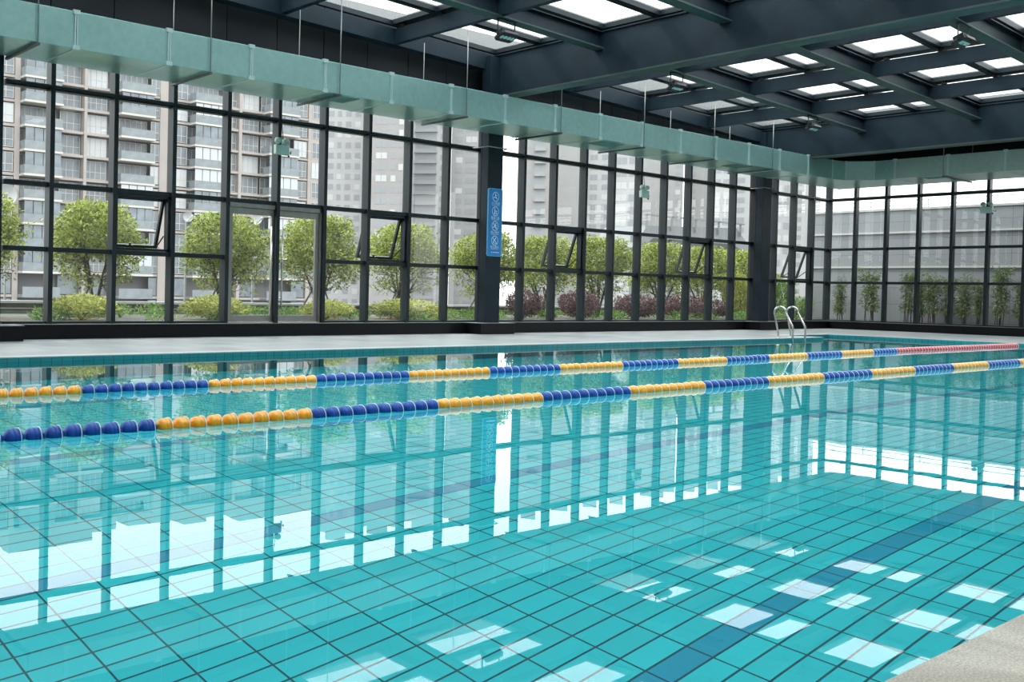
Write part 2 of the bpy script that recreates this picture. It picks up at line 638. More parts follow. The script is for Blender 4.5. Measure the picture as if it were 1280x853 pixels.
def window(x0, x1, vent=False, door=False, left_m=True, right_m=False, back=None):
    """one bay, frame coordinates: x along the wall, y into the garden"""
    global wn_count
    wn_count += 1
    root = empty('window_%d' % wn_count)
    struct(root)
    if left_m:
        mb = MB()
        mullion(mb, x0)
        mb.build('mullion', M['frame'], root, bevel=0.004)
    if right_m:
        mb = MB()
        mullion(mb, x1)
        mb.build('mullion', M['frame'], root, bevel=0.004)
    a, b = x0 + MW / 2, x1 - MW / 2
    levels = [ZD, ZC, ZB, ZA, ZT]
    for z in levels:
        if door and z in (ZC, ZD):
            continue
        h = 0.085 if z in (ZB, ZC) else (0.1 if z == ZA else 0.05)
        mb = MB()
        zc = z + .02 if z == ZD else z
        mb.box(a, b, -.105, .05, zc - h / 2, zc + h / 2)
        if z == ZA:
            mb.box(a - .02, b + .02, -.175, -.105, zc - .022, zc + .022)
        mb.build('transom', M['frame'], root, bevel=0.004)
    for k in range(4):
        z0, z1 = levels[k], levels[k + 1]
        if door and k < 2:
            continue
        if vent and k == 1:
            z0 += .05
            z1 -= .05
            fr = MB()
            t = 0.045
            fr.box(a, a + t, -.09, .05, z0, z1)
            fr.box(b - t, b, -.09, .05, z0, z1)
            fr.box(a, b, -.09, .05, z1 - t, z1)
            fr.box(a, b, -.09, .05, z0, z0 + t)
            fr.build('vent_frame', M['frame'], root)
            m, w, h, t = sash_mb(a + .04, b - .04, z0 + .03, z1 - .03)
            s = m.build('sash', M['frame'], root, loc=(a + .04, .05, z1 - .03))
            s.rotation_euler = (SASH_ROT, 0, 0)
            g = MB().add([(t, 0, -h + t), (w - t, 0, -h + t), (w - t, 0, -t), (t, 0, -t)], [(0, 1, 2, 3)])
            g.build('pane', M['glass'], s, recalc=False)
            hd = MB().box(w * .36, w * .36 + .16, -.06, -.025, -h + .02, -h + .05)
            hd.box(w * .36 + .06, w * .36 + .09, -.07, -.03, -h + .03, -h + .1)
            hd.build('handle', M['black'], s)
            st = MB()
            st.bar((a + .07, .03, z0 + .30), (a + .07, .30, z0 + .1), .02, .02)
            st.bar((b - .07, .03, z0 + .30), (b - .07, .30, z0 + .1), .02, .02)
            st.build('stay', M['black'], root)
            continue
        g = MB().add([(a, 0, z0), (b, 0, z0), (b, 0, z1), (a, 0, z1)], [(0, 1, 2, 3)])
        g.build('pane', M['glass'], root, recalc=False)
        if back and k == 0:
            pass
    return root


VENTS = {1, 6, 11, 16, 21}
for i in range(-5, 23):
    if i in (-1, 9, 19):
        if i == -1:
            window(MX[-1] + .36, MX[0], left_m=False)
        else:
            window(MX[i] + .62, MX[i + 1], left_m=False)
            j = MB()
            mullion(j, MX[i])
            j.box(MX[i] + MW / 2, MX[i] + .62, -.1, .08, ZD, ZT)
            struct(j.build('trim_%d' % (i + 20), M['clad']))
        continue
    if i == -2:
        window(MX[-2], MX[-1] - .3)
        j = MB()
        j.box(MX[-1] - .3, MX[-1] + .36, -.1, .08, ZD, ZT)
        struct(j.build('trim_18', M['clad']))
        continue
    window(MX[i], MX[i + 1], vent=i in VENTS, door=i in (3, 4), right_m=(i == 22))

# end wall: same bays turned to run along -y from the corner
for k in range(0, 16):
    r = window(EW * k, EW * (k + 1), left_m=(k > 0), right_m=(k == 15))
    # local x -> -y, local y -> +x
    r.location = (CORNER, 0, 0)
    r.rotation_euler = (0, 0, -PI / 2)

# double door in bays 3 and 4
dr = struct(empty('door_1'))
dx0, dxm, dx1 = MX[3] + MW / 2, MX[4], MX[5] - MW / 2
m = MB()
m.box(dx0, dx0 + .05, -.1, .06, ZD, ZB - .04)
m.box(dx1 - .05, dx1, -.1, .06, ZD, ZB - .04)
m.box(dx0, dx1, -.1, .06, ZB - .13, ZB - .04)
m.build('door_frame', M['doorframe'], dr, bevel=.004)
MB().box(dx0, dx1, -.12, .08, ZD, ZD + .02).build('threshold', M['stainless'], dr)
for s in (0, 1):
    a, b = (dx0 + .055, dxm - .008) if s == 0 else (dxm + .008, dx1 - .055)
    lf = empty('door_leaf')
    lf.parent = dr
    z0, z1 = ZD + .03, ZB - .135
    t = .085
    m = MB()
    m.box(a, a + t, -.06, -.005, z0, z1)
    m.box(b - t, b, -.06, -.005, z0, z1)
    m.box(a + t, b - t, -.06, -.005, z1 - .13, z1)
    m.box(a + t, b - t, -.06, -.005, z0, z0 + .13)
    m.build('leaf_frame', M['doorframe'], lf, bevel=.004)
    MB().add([(a + t, -.03, z0 + .13), (b - t, -.03, z0 + .13), (b - t, -.03, z1 - .13), (a + t, -.03, z1 - .13)],
             [(0, 1, 2, 3)]).build('pane', M['glass'], lf, recalc=False)
    hx = (b - .13) if s == 0 else (a + .13)
    h = MB().tube([(hx, -.13, z0 + .30), (hx, -.13, z0 + 1.98)], .019, 10)
    for zz in (z0 + .48, z0 + 1.8):
        h.tube([(hx, -.13, zz), (hx + (.07 if s == 0 else -.07), -.03, zz)], .012, 8)
    h.build('handle', M['stainless'], lf, smooth=True)

# unseen solid sides behind the photographer, added to darken the hall
M['plaster'] = simple('hall_plaster', (0.40, 0.42, 0.42), 0.8, 0, noise=0.05, scale=2)
fw_ = MB().box(-44.7, CORNER + .12, -21.2, -21.0, 0, 7.4)
struct(fw_.build('wall_front_unseen', M['plaster']))
struct(MB().box(-44.7, -44.5, -21, .12, 0, 7.4).build('wall_left_unseen', M['plaster']))

# ------------------------------------------------------------------ columns
SL = -0.0335


def zb(x):
    return 6.38 + SL * (x + 17.6)


for c in COLX:
    m = MB()
    m.box(c - .26, c + .26, -.52, -.485, ZD, zb(c) + .3)
    m.box(c - .26, c + .26, -.30, -.265, ZD, zb(c) + .3)
    m.box(c - .255, c - .225, -.49, -.29, ZD, zb(c) + .3)
    m.box(c + .225, c + .255, -.49, -.29, ZD, zb(c) + .3)
    o = struct(m.build('column', M['steel'], bevel=.004))
for c, nm in ((COLX[1], 'thin grey conduit bent round the column with the blue sign'),
              (COLX[2], 'thin grey conduit bent round the column near the far corner')):
    z = ZA - .01
    m = MB().tube([(c - .46, -.2, z), (c - .40, -.3, z), (c - .33, -.57, z + .02), (c + .33, -.57, z + .02), (c + .42, -.3, z), (c + .5, -.2, z)], .014, 8)
    tag(m.build('conduit', M['rod'], smooth=True), nm, 'pipe', 'conduits on the columns')

# ------------------------------------------------------------------ upper cladding and roof steel
m = MB()
for i in range(-6, 23):
    m.box(MX[i] + .01, MX[i + 1] - .01, .02, .10, ZT - .05, 7.2)
m.box(-38, CORNER + .1, .08, .12, ZT - .05, 7.4)
struct(m.build('wall_back_upper', M['clad']))
m = MB()
for k in range(0, 17):
    m.box(CORNER + .02, CORNER + .1, -EW * (k + 1) + .01, -EW * k - .01, ZT - .05, 7.2)
m.box(CORNER + .08, CORNER + .14, -17, .14, ZT - .05, 7.2)
struct(m.build('wall_right_upper', M['clad']))

YB = [-0.25, -3.33, -6.25, -9.17, -12.09, -15.01]
XB = [-33.2, -30.15, -27.05, -24.1, -20.95, -17.55, -14.6, -11.42, -8.2, -5.0, -2.0]
BT = 0.36            # beam top above zb
GIRD = {-30.15, -17.55, -5.0}


def sheared(mb):
    return mb.map(lambda p: Vector((p.x, p.y, p.z + zb(p.x))))


def seg_x(mb, x0, x1, y0, y1, z0, z1):
    return mb.box(x0, x1, y0, y1, z0, z1)


for gx in sorted(GIRD):
    m = MB()
    z0 = zb(gx) - .60
    zt = zb(gx) + BT + .03
    m.box(gx - .02, gx + .02, -20.5, .05, z0, zt)
    m.box(gx - .2, gx + .2, -20.5, .05, zt - .03, zt)
    g = struct(m.build('girder', M['steel']))
    f = MB().box(gx - .21, gx + .21, -20.5, .05, z0 - .035, z0)
    f.build('flange', M['steel2'], g)
    # smooth cover plates between purlins (boxed web)
    b = MB().box(gx - .15, gx - .12, -20.5, .05, z0, zt - .03)
    b.box(gx + .12, gx + .15, -20.5, .05, z0, zt - .03)
    b.build('web_plate', M['steel'], g)
for n, y in enumerate(YB):
    for a, b in zip(XB[:-1], XB[1:]):
        pass
    gx = sorted(GIRD)
    spans = [(-36.0, gx[0] - .15), (gx[0] + .15, gx[1] - .15), (gx[1] + .15, gx[2] - .15)]
    for (a, b) in spans:
        m = MB()
        if n == 0:
            m.box(a, b, y - .12, y + .15, 0, BT)
            sheared(m)
            struct(m.build('beam', M['steel']))
        else:
            m.box(a, b, y - .015, y + .015, 0.02, BT)
            m.box(a, b, y - .12, y + .12, BT - .02, BT)
            sheared(m)
            o = struct(m.build('beam', M['steel']))
            f = MB().box(a, b, y - .13, y + .13, -.012, .02)
            sheared(f).build('flange', M['steel2'], o)
for x in XB:
    if x in GIRD or x > -5:
        continue
    ys = YB + [-18.0]
    for a, b in zip(ys[:-1], ys[1:]):
        m = MB().box(x - .075, x + .075, b + .02, a - .02 if a != YB[0] else a - .12, .03, BT)
        m.map(lambda p: Vector((p.x, p.y, p.z + zb(x))))
        struct(m.build('beam', M['steel']))
# eaves beam of the strip beyond the last girder and closed roof above it
m = MB().box(-4.85, CORNER, -17, .1, 6.55, 6.62)
struct(m.build('ceiling', M['clad']))
m = MB()
for k in range(6):
    m.box(-44.7, -33.4, -21.2 + 3.55 * k, -21.2 + 3.55 * k + 2.75, 7.3, 7.4)
for k in range(9):
    m.box(-33.4 + 3.2 * k, -33.4 + 3.2 * k + 2.4, -21.2, -15.1, 7.3, 7.4)
struct(m.build('ceiling_unseen_slotted', M['clad']))  # unseen slats, added; their gaps set how much daylight reaches the pool floor

# skylights, one per roof cell
GZ = BT + 0.17
for ci, (xa, xb2) in enumerate(zip(XB[:-1], XB[1:])):
    if xb2 > -4.9:
        continue
    for (ya, yb) in zip(YB[:-1], YB[1:]):
        wn_count += 1
        root = struct(empty('window_%d' % wn_count))
        hw = 0.17
        fm = MB()
        z0, z1 = BT + .07, GZ + .03
        ax, bx = xa, xb2
        fm.box(ax, ax + hw, yb, ya, z0, z1)
        fm.box(bx - hw, bx, yb, ya, z0, z1)
        fm.box(ax, bx, ya - .11, ya, z0, z1)
        fm.box(ax, bx, yb, yb + .11, z0, z1)
        ym = ya - 1.40
        fm.box(ax + hw, bx - hw, ym - .03, ym + .03, z0 - .02, z1)
        fm.box(ax + hw, bx - hw, ym + .06, ym + .10, z0, z1)
        fm.box(ax + hw, bx - hw, ym - .10, ym - .06, z0, z1)
        sheared(fm).build('skylight_frame', M['frame'], root)
        # slim packers that leave a slit of light between frame and beam
        pk = MB()
        for t in (.12, .5, .88):
            yy = ya + (yb - ya) * t
            pk.box(bx - .10, bx - .02, yy - .05, yy + .05, BT, z0)
        sheared(pk).build('packer', M['black'], root)
        for (p, q) in ((ym + .10, ya - .11), (yb + .11, ym - .10)):
            g = MB().add([(ax + hw, p, GZ), (bx - hw, p, GZ), (bx - hw, q, GZ), (ax + hw, q, GZ)], [(3, 2, 1, 0)])
            sheared(g).build('pane', M['roofglass'], root, recalc=False)

# ------------------------------------------------------------------ air duct with flanges, diffusers
DY0, DY1, DZ0, DZ1 = -1.85, -0.58, 4.81, 5.41
EX0, EX1 = -2.55, -0.45
dk = tag(empty('air_duct', (-20, -1.0, 4.81)), 'long square galvanized air duct hung along both glass walls below the roof', 'duct')


def rel(o):
    o.parent = dk
    o.matrix_parent_inverse = Matrix.Translation((20, 1.0, -4.81))
    return o


fl_x = [-29.34 + 1.7215 * k for k in range(-4, 15)]
for a, b in zip(fl_x[:-1], fl_x[1:]):
    rel(MB().box(a + .004, b - .004, DY0, DY1, DZ0, DZ1).build('duct_section', M['duct'], bevel=.006))
# elbow
xe = fl_x[-1]
poly = [(xe + .004, DY1), (EX1, DY1), (EX1, -3.2), (EX0, -3.2), (EX0, -2.6), (-3.1, -1.98), (-3.7, DY0), (xe + .004, DY0)]
rel(MB().prism(poly, DZ0, DZ1).build('duct_elbow', M['duct'], bevel=.006))
fl_y = [-3.2 - 1.46 * k for k in range(0, 9)]
for a, b in zip(fl_y[:-1], fl_y[1:]):
    rel(MB().box(EX0, EX1, b + .004, a - .004, DZ0, DZ1).build('duct_section', M['ductend'], bevel=.006))


def clip_x(x):
    m = MB()
    m.box(x - .028, x - .006, DY0 - .022, DY0 + .01, DZ0 + .03, DZ1 - .03)
    m.box(x + .006, x + .028, DY0 - .022, DY0 + .01, DZ0 + .03, DZ1 - .03)
    m.box(x - .06, x + .06, DY0 - .03, DY0 + .02, DZ1 - .05, DZ1 + .02)
    m.box(x - .06, x + .06, DY0 - .03, DY0 + .02, DZ0 - .02, DZ0 + .05)
    m.box(x - .02, x + .02, DY0, DY1, DZ0 - .012, DZ0 + .01)
    rel(m.build('flange_clip', M['clip']))


for x in fl_x:
    clip_x(x)
for (x, y) in ((-3.7, DY0), (-3.1, -1.98), (EX0, -2.6)):
    rel(MB().box(x - .015, x + .015, y - .02, y + .015, DZ0, DZ1 + .01).build('flange_clip', M['clip']))
for y in fl_y:
    m = MB()
    m.box(EX0 - .022, EX0 + .01, y - .022, y + .022, DZ0, DZ1)
    m.box(EX0 - .03, EX0 + .02, y - .05, y + .05, DZ1 - .05, DZ1 + .02)
    m.box(EX0, EX1, y - .015, y + .015, DZ0 - .012, DZ0 + .01)
    rel(m.build('flange_clip', M['clip']))
for x in (-23.6, -17.0 + 2.2, -8.6):
    m = MB().box(x - .42, x + .42, DY0 + .12, DY0 + .62, DZ0 - .012, DZ0)
    for k in range(7):
        yy = DY0 + .17 + k * .07
        m.box(x - .38, x + .38, yy - .01, yy + .01, DZ0 - .022, DZ0 - .010)
    rel(m.build('air_grille', M['grille']))
m = MB().box(EX0 + .15, EX0 + .6, -4.6, -3.9, DZ0 - .012, DZ0)
for k in range(6):
    m.box(EX0 + .2 + k * .07, EX0 + .22 + k * .07, -4.55, -3.95, DZ0 - .022, DZ0 - .01)
rel(m.build('air_grille', M['grille']))

ordn = ['first', 'second', 'third', 'fourth', 'fifth', 'sixth', 'seventh', 'eighth', 'ninth', 'tenth']
hang = [(-30.09, -29.9), (-26.90, -26.68), (-23.98, -23.67), (-20.42, -20.15), (-17.2, -17.0), (-14.0, -13.6), (-10.8, -10.3), (-7.75, -7.1)]
for k, (xf, xr) in enumerate(hang):
    xm = (xf + xr) / 2
    h = tag(empty('duct_hanger', (xm, -1.215, DZ0)), 'thin rod trapeze hanger under the duct, %s from the left along the window wall' % ordn[k],
            'hanger', 'trapeze hangers of the duct')
    MB().bar((0, -.70, -.035), (0, .69, -.035), .05, .04).build('crossbar', M['bar'], h)
    for s in (-1, 1):
        MB().tube([(0, s * .672, -.06), (0, s * .672, zb(xm) + .15 - DZ0)], .0105, 6).build('rod', M['rod'], h, smooth=True)
for k, y in enumerate((-4.55, -7.4, -10.3)):
    h = tag(empty('duct_hanger', ((EX0 + EX1) / 2, y, DZ0)),
            'thin rod trapeze hanger under the duct on the end wall, %s from the corner' % ordn[k], 'hanger', 'trapeze hangers of the duct')
    hw2 = (EX1 - EX0) / 2 + .045
    MB().bar((-hw2, 0, -.035), (hw2, 0, -.035), .05, .04).build('crossbar', M['bar'], h)
    for s in (-1, 1):
        MB().tube([(s * (hw2 - .01), 0, -.06), (s * (hw2 - .01), 0, 1.7)], .0105, 6).build('rod', M['rod'], h, smooth=True)


# ------------------------------------------------------------------ floodlights
def floodlight(loc, label):
    r = tag(empty('floodlight', loc), label, 'light', 'floodlights under the roof beams')
    ca, sa = math.cos(math.radians(-24)), math.sin(math.radians(-24))

    def tilt(p):
        y, z = p.y, p.z + .30
        return Vector((p.x, y * ca - z * sa, y * sa + z * ca - .30))
    m = MB()
    m.prism([(-.24, -.10), (-.20, -.14), (.20, -.14), (.24, -.10), (.24, .10), (.20, .14), (-.20, .14), (-.24, .10)], -.36, -.29)
    m.map(tilt).build('housing', M['black'], r, bevel=.01)
    f = MB()
    for k in range(9):
        f.box(-.17 + k * .04, -.155 + k * .04, -.09, .09, -.29, -.20)
    f.box(-.19, .19, -.05, .05, -.29, -.24)
    f.map(tilt).build('heat_sink', M['black'], r)
    for k in range(4):
        MB().lathe([(-.372, .030), (-.37, .045), (-.355, .052)], 'z', 14, (-.15 + k * .10, 0, 0)).map(tilt).build('lens', M['led'], r, smooth=True)
    y = MB()
    y.bar((-.25, 0, -.32), (-.25, 0, -.0), .03, .012, (0, 1, 0))
    y.bar((.25, 0, -.32), (.25, 0, -.0), .03, .012, (0, 1, 0))
    y.box(-.26, .26, -.03, .03, -.015, 0)
    y.build('bracket', M['black'], r)
    return r


for (x, y, lab) in ((-20.75, -3.36, 'black four-lens floodlight against the bright skylight above the duct, left of the first girder'),
                    (-14.75, -3.36, 'black floodlight just past the deep girder, above the duct'),
                    (-8.15, -3.36, 'small distant black floodlight nearest the far corner of the roof'),
                    (-14.62, -9.25, 'black four-lens floodlight with lit green lenses, nearest the upper right picture corner')):
    o = floodlight((x, y, zb(x) - .016), lab)
    o.rotation_euler = (0, 0, 0)
    o['label'] = lab


# ------------------------------------------------------------------ emergency twin lamps
def twin_lamp(loc, rz, label):
    r = tag(empty('emergency_light', loc, rz), label, 'emergency light', 'twin head emergency lights')
    m = MB().box(-.17, .17, -.05, .05, -.10, .10)
    m.build('housing', M['lampgreen'], r, bevel=.015)
    for s in (-1, 1):
        a = MB().lathe([(-.05, .02), (-.045, .062), (.03, .072), (.05, .06)], 'y', 18, (s * .095, -.01, .185))
        h = a.build('lamp_head', M['lampgreen'], r, smooth=True)
        MB().lathe([(-.068, .02), (-.06, .045), (-.048, .058)], 'y', 18, (s * .095, -.01, .185)).build('lens', M['lens'], h, smooth=True)
        MB().tube([(s * .09, 0, .10), (s * .10, 0, .14)], .016, 8).build('swivel', M['black'], r)
    c = MB().tube([(.05, .02, .10), (.06, .04, .3), (.02, .05, .62)], .008, 6)
    c.tube([(.17, 0, -.02), (.24, .0, -.06), (.26, .02, .0)], .010, 6)
    c.build('cable', M['black'], r)
    MB().tube([(.17, -.02, -.10), (.17, -.02, -.14)], .02, 8).build('test_button', M['black'], r)
    MB().box(-.05, .05, .05, .09, -.08, .08).build('bracket', M['black'], r)
    return r


twin_lamp((MX[4] - .02, -.25, 3.86), 0, 'pale green twin-head emergency light on a mullion above the glass double doors')
twin_lamp((MX[14] - .02, -.25, 3.88), 0, 'pale green twin-head emergency light on a mullion right of the blue sign column')
twin_lamp((CORNER - .25, -EW * 5, 3.9), -PI / 2, 'white twin-head emergency light on the end wall mullion')

# ------------------------------------------------------------------ blue notice on the column
c = COLX[1]
sg = tag(empty('safety_sign', (c, -.53, 1.88)), 'tall blue safety notice with four white pictograms on the dark column', 'sign')
SW, SH = .255, 1.64
m = MB()
r_ = .05
poly = []
for (cx, cz, a0) in ((SW - r_, SH - r_, 0), (-SW + r_, SH - r_, 90), (-SW + r_, r_, 180), (SW - r_, r_, 270)):
    for k in range(5):
        a = math.radians(a0 + k * 22.5)
        poly.append((cx + r_ * math.cos(a), cz + r_ * math.sin(a)))
m.prism(poly, -.012, .012).map(lambda p: Vector((p.x, p.z, p.y)))
m.build('board_edge', M['signrim'], sg)
m = MB().prism([(x * .93, SH / 2 + (z - SH / 2) * .985) for x, z in poly], -.003, .003).map(lambda p: Vector((p.x, p.z - .014, p.y)))
m.build('board_face', M['signblue'], sg)
YF = -.021


def ring(mb, cx, cz, r, w, n=28):
    vs, fs = [], []
    for k in range(n):
        a = 2 * PI * k / n
        for q in (r, r - w):
            vs.append((cx + q * math.cos(a), YF, cz + q * math.sin(a)))
    for k in range(n):
        a, b = 2 * k, 2 * ((k + 1) % n)
        fs.append((a, b, b + 1, a + 1))
    mb.add(vs, fs)


def stroke(mb, pts, w):
    for p, q in zip(pts[:-1], pts[1:]):
        mb.bar((p[0], YF, p[1]), (q[0], YF, q[1]), w, .004, (0, 1, 0))


def disc(mb, cx, cz, r, n=12):
    mb.add([(cx + r * math.cos(2 * PI * k / n), YF - .001, cz + r * math.sin(2 * PI * k / n)) for k in range(n)], [tuple(range(n))])


def zh(txt, size, x, z, nm='caption'):
    cu = D.curves.new(nm, 'FONT')
    cu.body = txt
    cu.size = size
    cu.align_x = 'CENTER'
    cu.align_y = 'CENTER'
    cu.materials.append(M['signwhite'])
    tmp = D.objects.new(nm, cu)
    col.objects.link(tmp)
    bpy.context.view_layer.update()
    me = D.meshes.new_from_object(tmp.evaluated_get(bpy.context.evaluated_depsgraph_get()))
    D.objects.remove(tmp)
    me.materials.clear()
    me.materials.append(M['signwhite'])
    o = D.objects.new(nm, me)
    o.location = (x, YF - .001, z)
    o.rotation_euler = (PI / 2, 0, 0)
    col.objects.link(o)
    o.parent = sg


PC = [1.44, 1.09, .735, .38]
for k, z in enumerate(PC):
    m = MB()
    ring(m, 0, z, .118, .014)
    if k == 0:      # slipping figure
        disc(m, -.01, z + .062, .018)
        stroke(m, [(-.012, z + .04), (.018, z - .02), (-.05, z - .01), (-.065, z - .035)], .017)
        stroke(m, [(.018, z - .02), (.055, z - .055)], .016)
        stroke(m, [(-.008, z + .03), (.045, z + .03)], .012)
    elif k == 1:    # adult with child
        disc(m, -.025, z + .066, .017)
        stroke(m, [(-.025, z + .045), (-.025, z - .015), (-.04, z - .075)], .020)
        stroke(m, [(-.025, z - .015), (-.005, z - .075)], .014)
        stroke(m, [(-.025, z + .03), (.025, z - .01)], .012)
        disc(m, .04, z + .005, .013)
        stroke(m, [(.04, z - .01), (.04, z - .045), (.03, z - .075)], .015)
        stroke(m, [(.04, z - .04), (.055, z - .075)], .010)
    elif k == 2:    # no running, slash
        disc(m, .02, z + .06, .016)
        stroke(m, [(.01, z + .04), (-.015, z - .01), (.03, z - .035), (.03, z - .07)], .016)
        stroke(m, [(-.015, z - .01), (-.05, z - .04), (-.075, z - .03)], .014)
        stroke(m, [(.005, z + .03), (.05, z + .0)], .012)
        stroke(m, [(.005, z + .03), (-.04, z + .02)], .012)
        stroke(m, [(-.08, z + .08), (.08, z - .08)], .013)
    else:           # no diving, slash
        disc(m, -.04, z - .02, .016)
        stroke(m, [(-.025, z - .005), (.02, z + .04), (.04, z + .075)], .018)
        stroke(m, [(-.02, z), (-.055, z - .055)], .012)
        stroke(m, [(-.07, z - .065), (-.03, z - .055), (.01, z - .07), (.06, z - .055)], .010)
        stroke(m, [(-.08, z + .08), (.08, z - .08)], .013)
    m.build('pictogram', M['signwhite'], sg, recalc=False)
for z, t in zip(PC, ('\u5c0f\u5fc3\u5730\u6ed1', '\u770b\u7ba1\u513f\u7ae5', '\u7981\u6b62\u5954\u8dd1', '\u7981\u6b62\u8df3\u6c34')):
    zh(t, .075, 0, z - .165)
    MB().box(-.13, .13, YF - .003, YF, z - .213, z - .207).build('rule', M['signwhite'], sg)
m = MB()
m.box(-.12, -.09, YF - .003, YF, .085, .105)
m.box(-.06, .16, YF - .003, YF, .088, .102)
m.build('footer_mark', M['signwhite'], sg)


# ------------------------------------------------------------------ lane ropes
def float_mesh(name, m, mr):
    mb = MB()
    prof = [(-.067, .014), (-.065, .030), (-.062, .041), (-.054, .0525), (-.040, .0605), (-.022, .0650), (-.018, .0630), (-.013, .0630), (-.009, .0660),
            (.006, .0660), (.010, .0640), (.015, .0640), (.019, .0660), (.0275, .0660), (.028, .0712), (.0325, .0712), (.033, .0630), (.042, .0560), (.051, .045),
            (.056, .030), (.069, .024), (.071, .012)]
    mb.lathe(prof, 'x', 22)
    me = mb.mesh(name, m, smooth=True)
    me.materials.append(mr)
    # raised ring coloured pale to imitate window light grazing the rim
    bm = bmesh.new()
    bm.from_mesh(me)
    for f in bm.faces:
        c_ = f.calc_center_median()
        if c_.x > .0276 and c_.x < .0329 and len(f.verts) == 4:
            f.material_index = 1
    bm.to_mesh(me)
    bm.free()
    return me


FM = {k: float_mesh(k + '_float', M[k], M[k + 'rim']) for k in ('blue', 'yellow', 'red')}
SPC = 0.1455


def interp(tab, x):
    for (a, ya), (b, yb) in zip(tab[:-1], tab[1:]):
        if a <= x <= b:
            return ya + (yb - ya) * (x - a) / (b - a)
    return tab[0][1] if x < tab[0][0] else tab[-1][1]


def lane_rope(label, tab, x_start, x_ref, col_ref, x_red, x_vis0, x_vis1):
    """floats in runs of ten; x_ref is a colour boundary, col_ref the colour that starts there"""
    z = WZ + .009
    r = tag(empty('lane_rope', (x_vis0, interp(tab, x_vis0), z)), label, 'lane rope', 'floating lane dividers')
    inv = Matrix.Translation((-x_vis0, -interp(tab, x_vis0), -z))
    x_end = LIPX - .12
    n0 = int(math.ceil((x_start - x_ref) / SPC))
    shown = 0
    rest = {k: MB() for k in FM}
    k = n0
    items = []
    while True:
        x = x_ref + (k + .5) * SPC
        if x > x_end:
            break
        if x > x_red:
            cn = 'red'
        else:
            run = math.floor(k / 10.0)
            cn = col_ref if run % 2 == 0 else ('blue' if col_ref == 'yellow' else 'yellow')
        items.append((x, cn))
        k += 1
    vis = [it for it in items if it[0] >= x_vis0 - .1]
    big = set(id(it) for it in vis[:100])
    others = []
    for it in items:
        x, cn = it
        y = interp(tab, x)
        if id(it) in big:
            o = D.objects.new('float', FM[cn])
            col.objects.link(o)
            o.parent = r
            o.matrix_parent_inverse = inv
            o.location = (x, y, z + random.uniform(-.003, .003))
            o.rotation_euler = (random.uniform(0, 6.2), random.uniform(-.04, .04), random.uniform(-.05, .05))
        else:
            others.append((x, y, cn))
    # the remaining floats of the rope as one part
    bm = bmesh.new()
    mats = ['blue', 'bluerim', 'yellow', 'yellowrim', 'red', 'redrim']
    me = D.meshes.new('floats')
    vs, fs, mi = [], [], []
    for (x, y, cn) in others:
        src = FM[cn]
        n = len(vs)
        vs += [(v.co.x + x, v.co.y + y, v.co.z + z) for v in src.vertices]
        base = {'blue': 0, 'yellow': 2, 'red': 4}[cn]
        for p in src.polygons:
            fs.append(tuple(i + n for i in p.vertices))
            mi.append(base + p.material_index)
    bm.free()
    me.from_pydata(vs, [], fs)
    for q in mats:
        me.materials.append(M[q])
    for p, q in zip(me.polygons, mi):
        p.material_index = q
        p.use_smooth = True
    o = D.objects.new('distant_floats', me)
    o['kind'] = 'stuff'
    col.objects.link(o)
    o.parent = r
    o.matrix_parent_inverse = inv
    xs = [x_start] + [t[0] for t in tab if x_start < t[0] < x_end] + [LIPX + .0]
    cb_ = MB().tube([(x, interp(tab, x), z) for x in xs], .010, 6).build('cable', M['rope'], r)
    cb_.matrix_parent_inverse = inv
    return r


lane_rope('nearer rope of blue and orange-yellow floats across the pool', [(-41, -10.46), (-25, -10.47), (-19, -10.43), (-6.4, -10.43)],
          -40.5, -32.53, 'yellow', 99, -33.75, -12)
lane_rope('farther lane rope of yellow and blue floats ending in red floats', [(-41, -7.97), (-21, -7.96), (-15.8, -7.80), (-12.6, -7.70), (-6.4, -7.76)],
          -40.5, -31.97, 'blue', -13.4, -32.85, -8)

# ------------------------------------------------------------------ ladder
ld = tag(empty('pool_ladder', (-10.9, -4.46, 0)), 'curved stainless steel ladder at the far pool edge near the corner', 'ladder')
LX = (-11.22, -10.60)
for lx in LX:
    dxl = lx + 10.9
    pr = [(-4.52, -.95), (-4.52, .27), (-4.50, .33), (-4.33, .66)]
    for k in range(0, 9):
        a = math.radians(-20 + k * 25)
        pr.append((-4.185 - .145 * math.cos(a), .665 + .135 * math.sin(a)))
    pr += [(-4.04, .60), (-4.14, .18), (-4.15, .12), (-4.15, -.0)]
    pts = [(dxl, y + 4.46, z) for y, z in pr]
    MB().tube(pts, .022, 12).build('rail', M['stainless'], ld, smooth=True)
    MB().lathe([(0, .05), (.012, .05), (.03, .03)], 'z', 14, (dxl, -4.15 + 4.46, 0.004)).build('flange', M['stainless'], ld, smooth=True)
for z in (-.3, -.58, -.86):
    MB().box(-.32, .30, -.10, .02, z - .015, z + .015).build('step', M['stainless'], ld, bevel=.005)

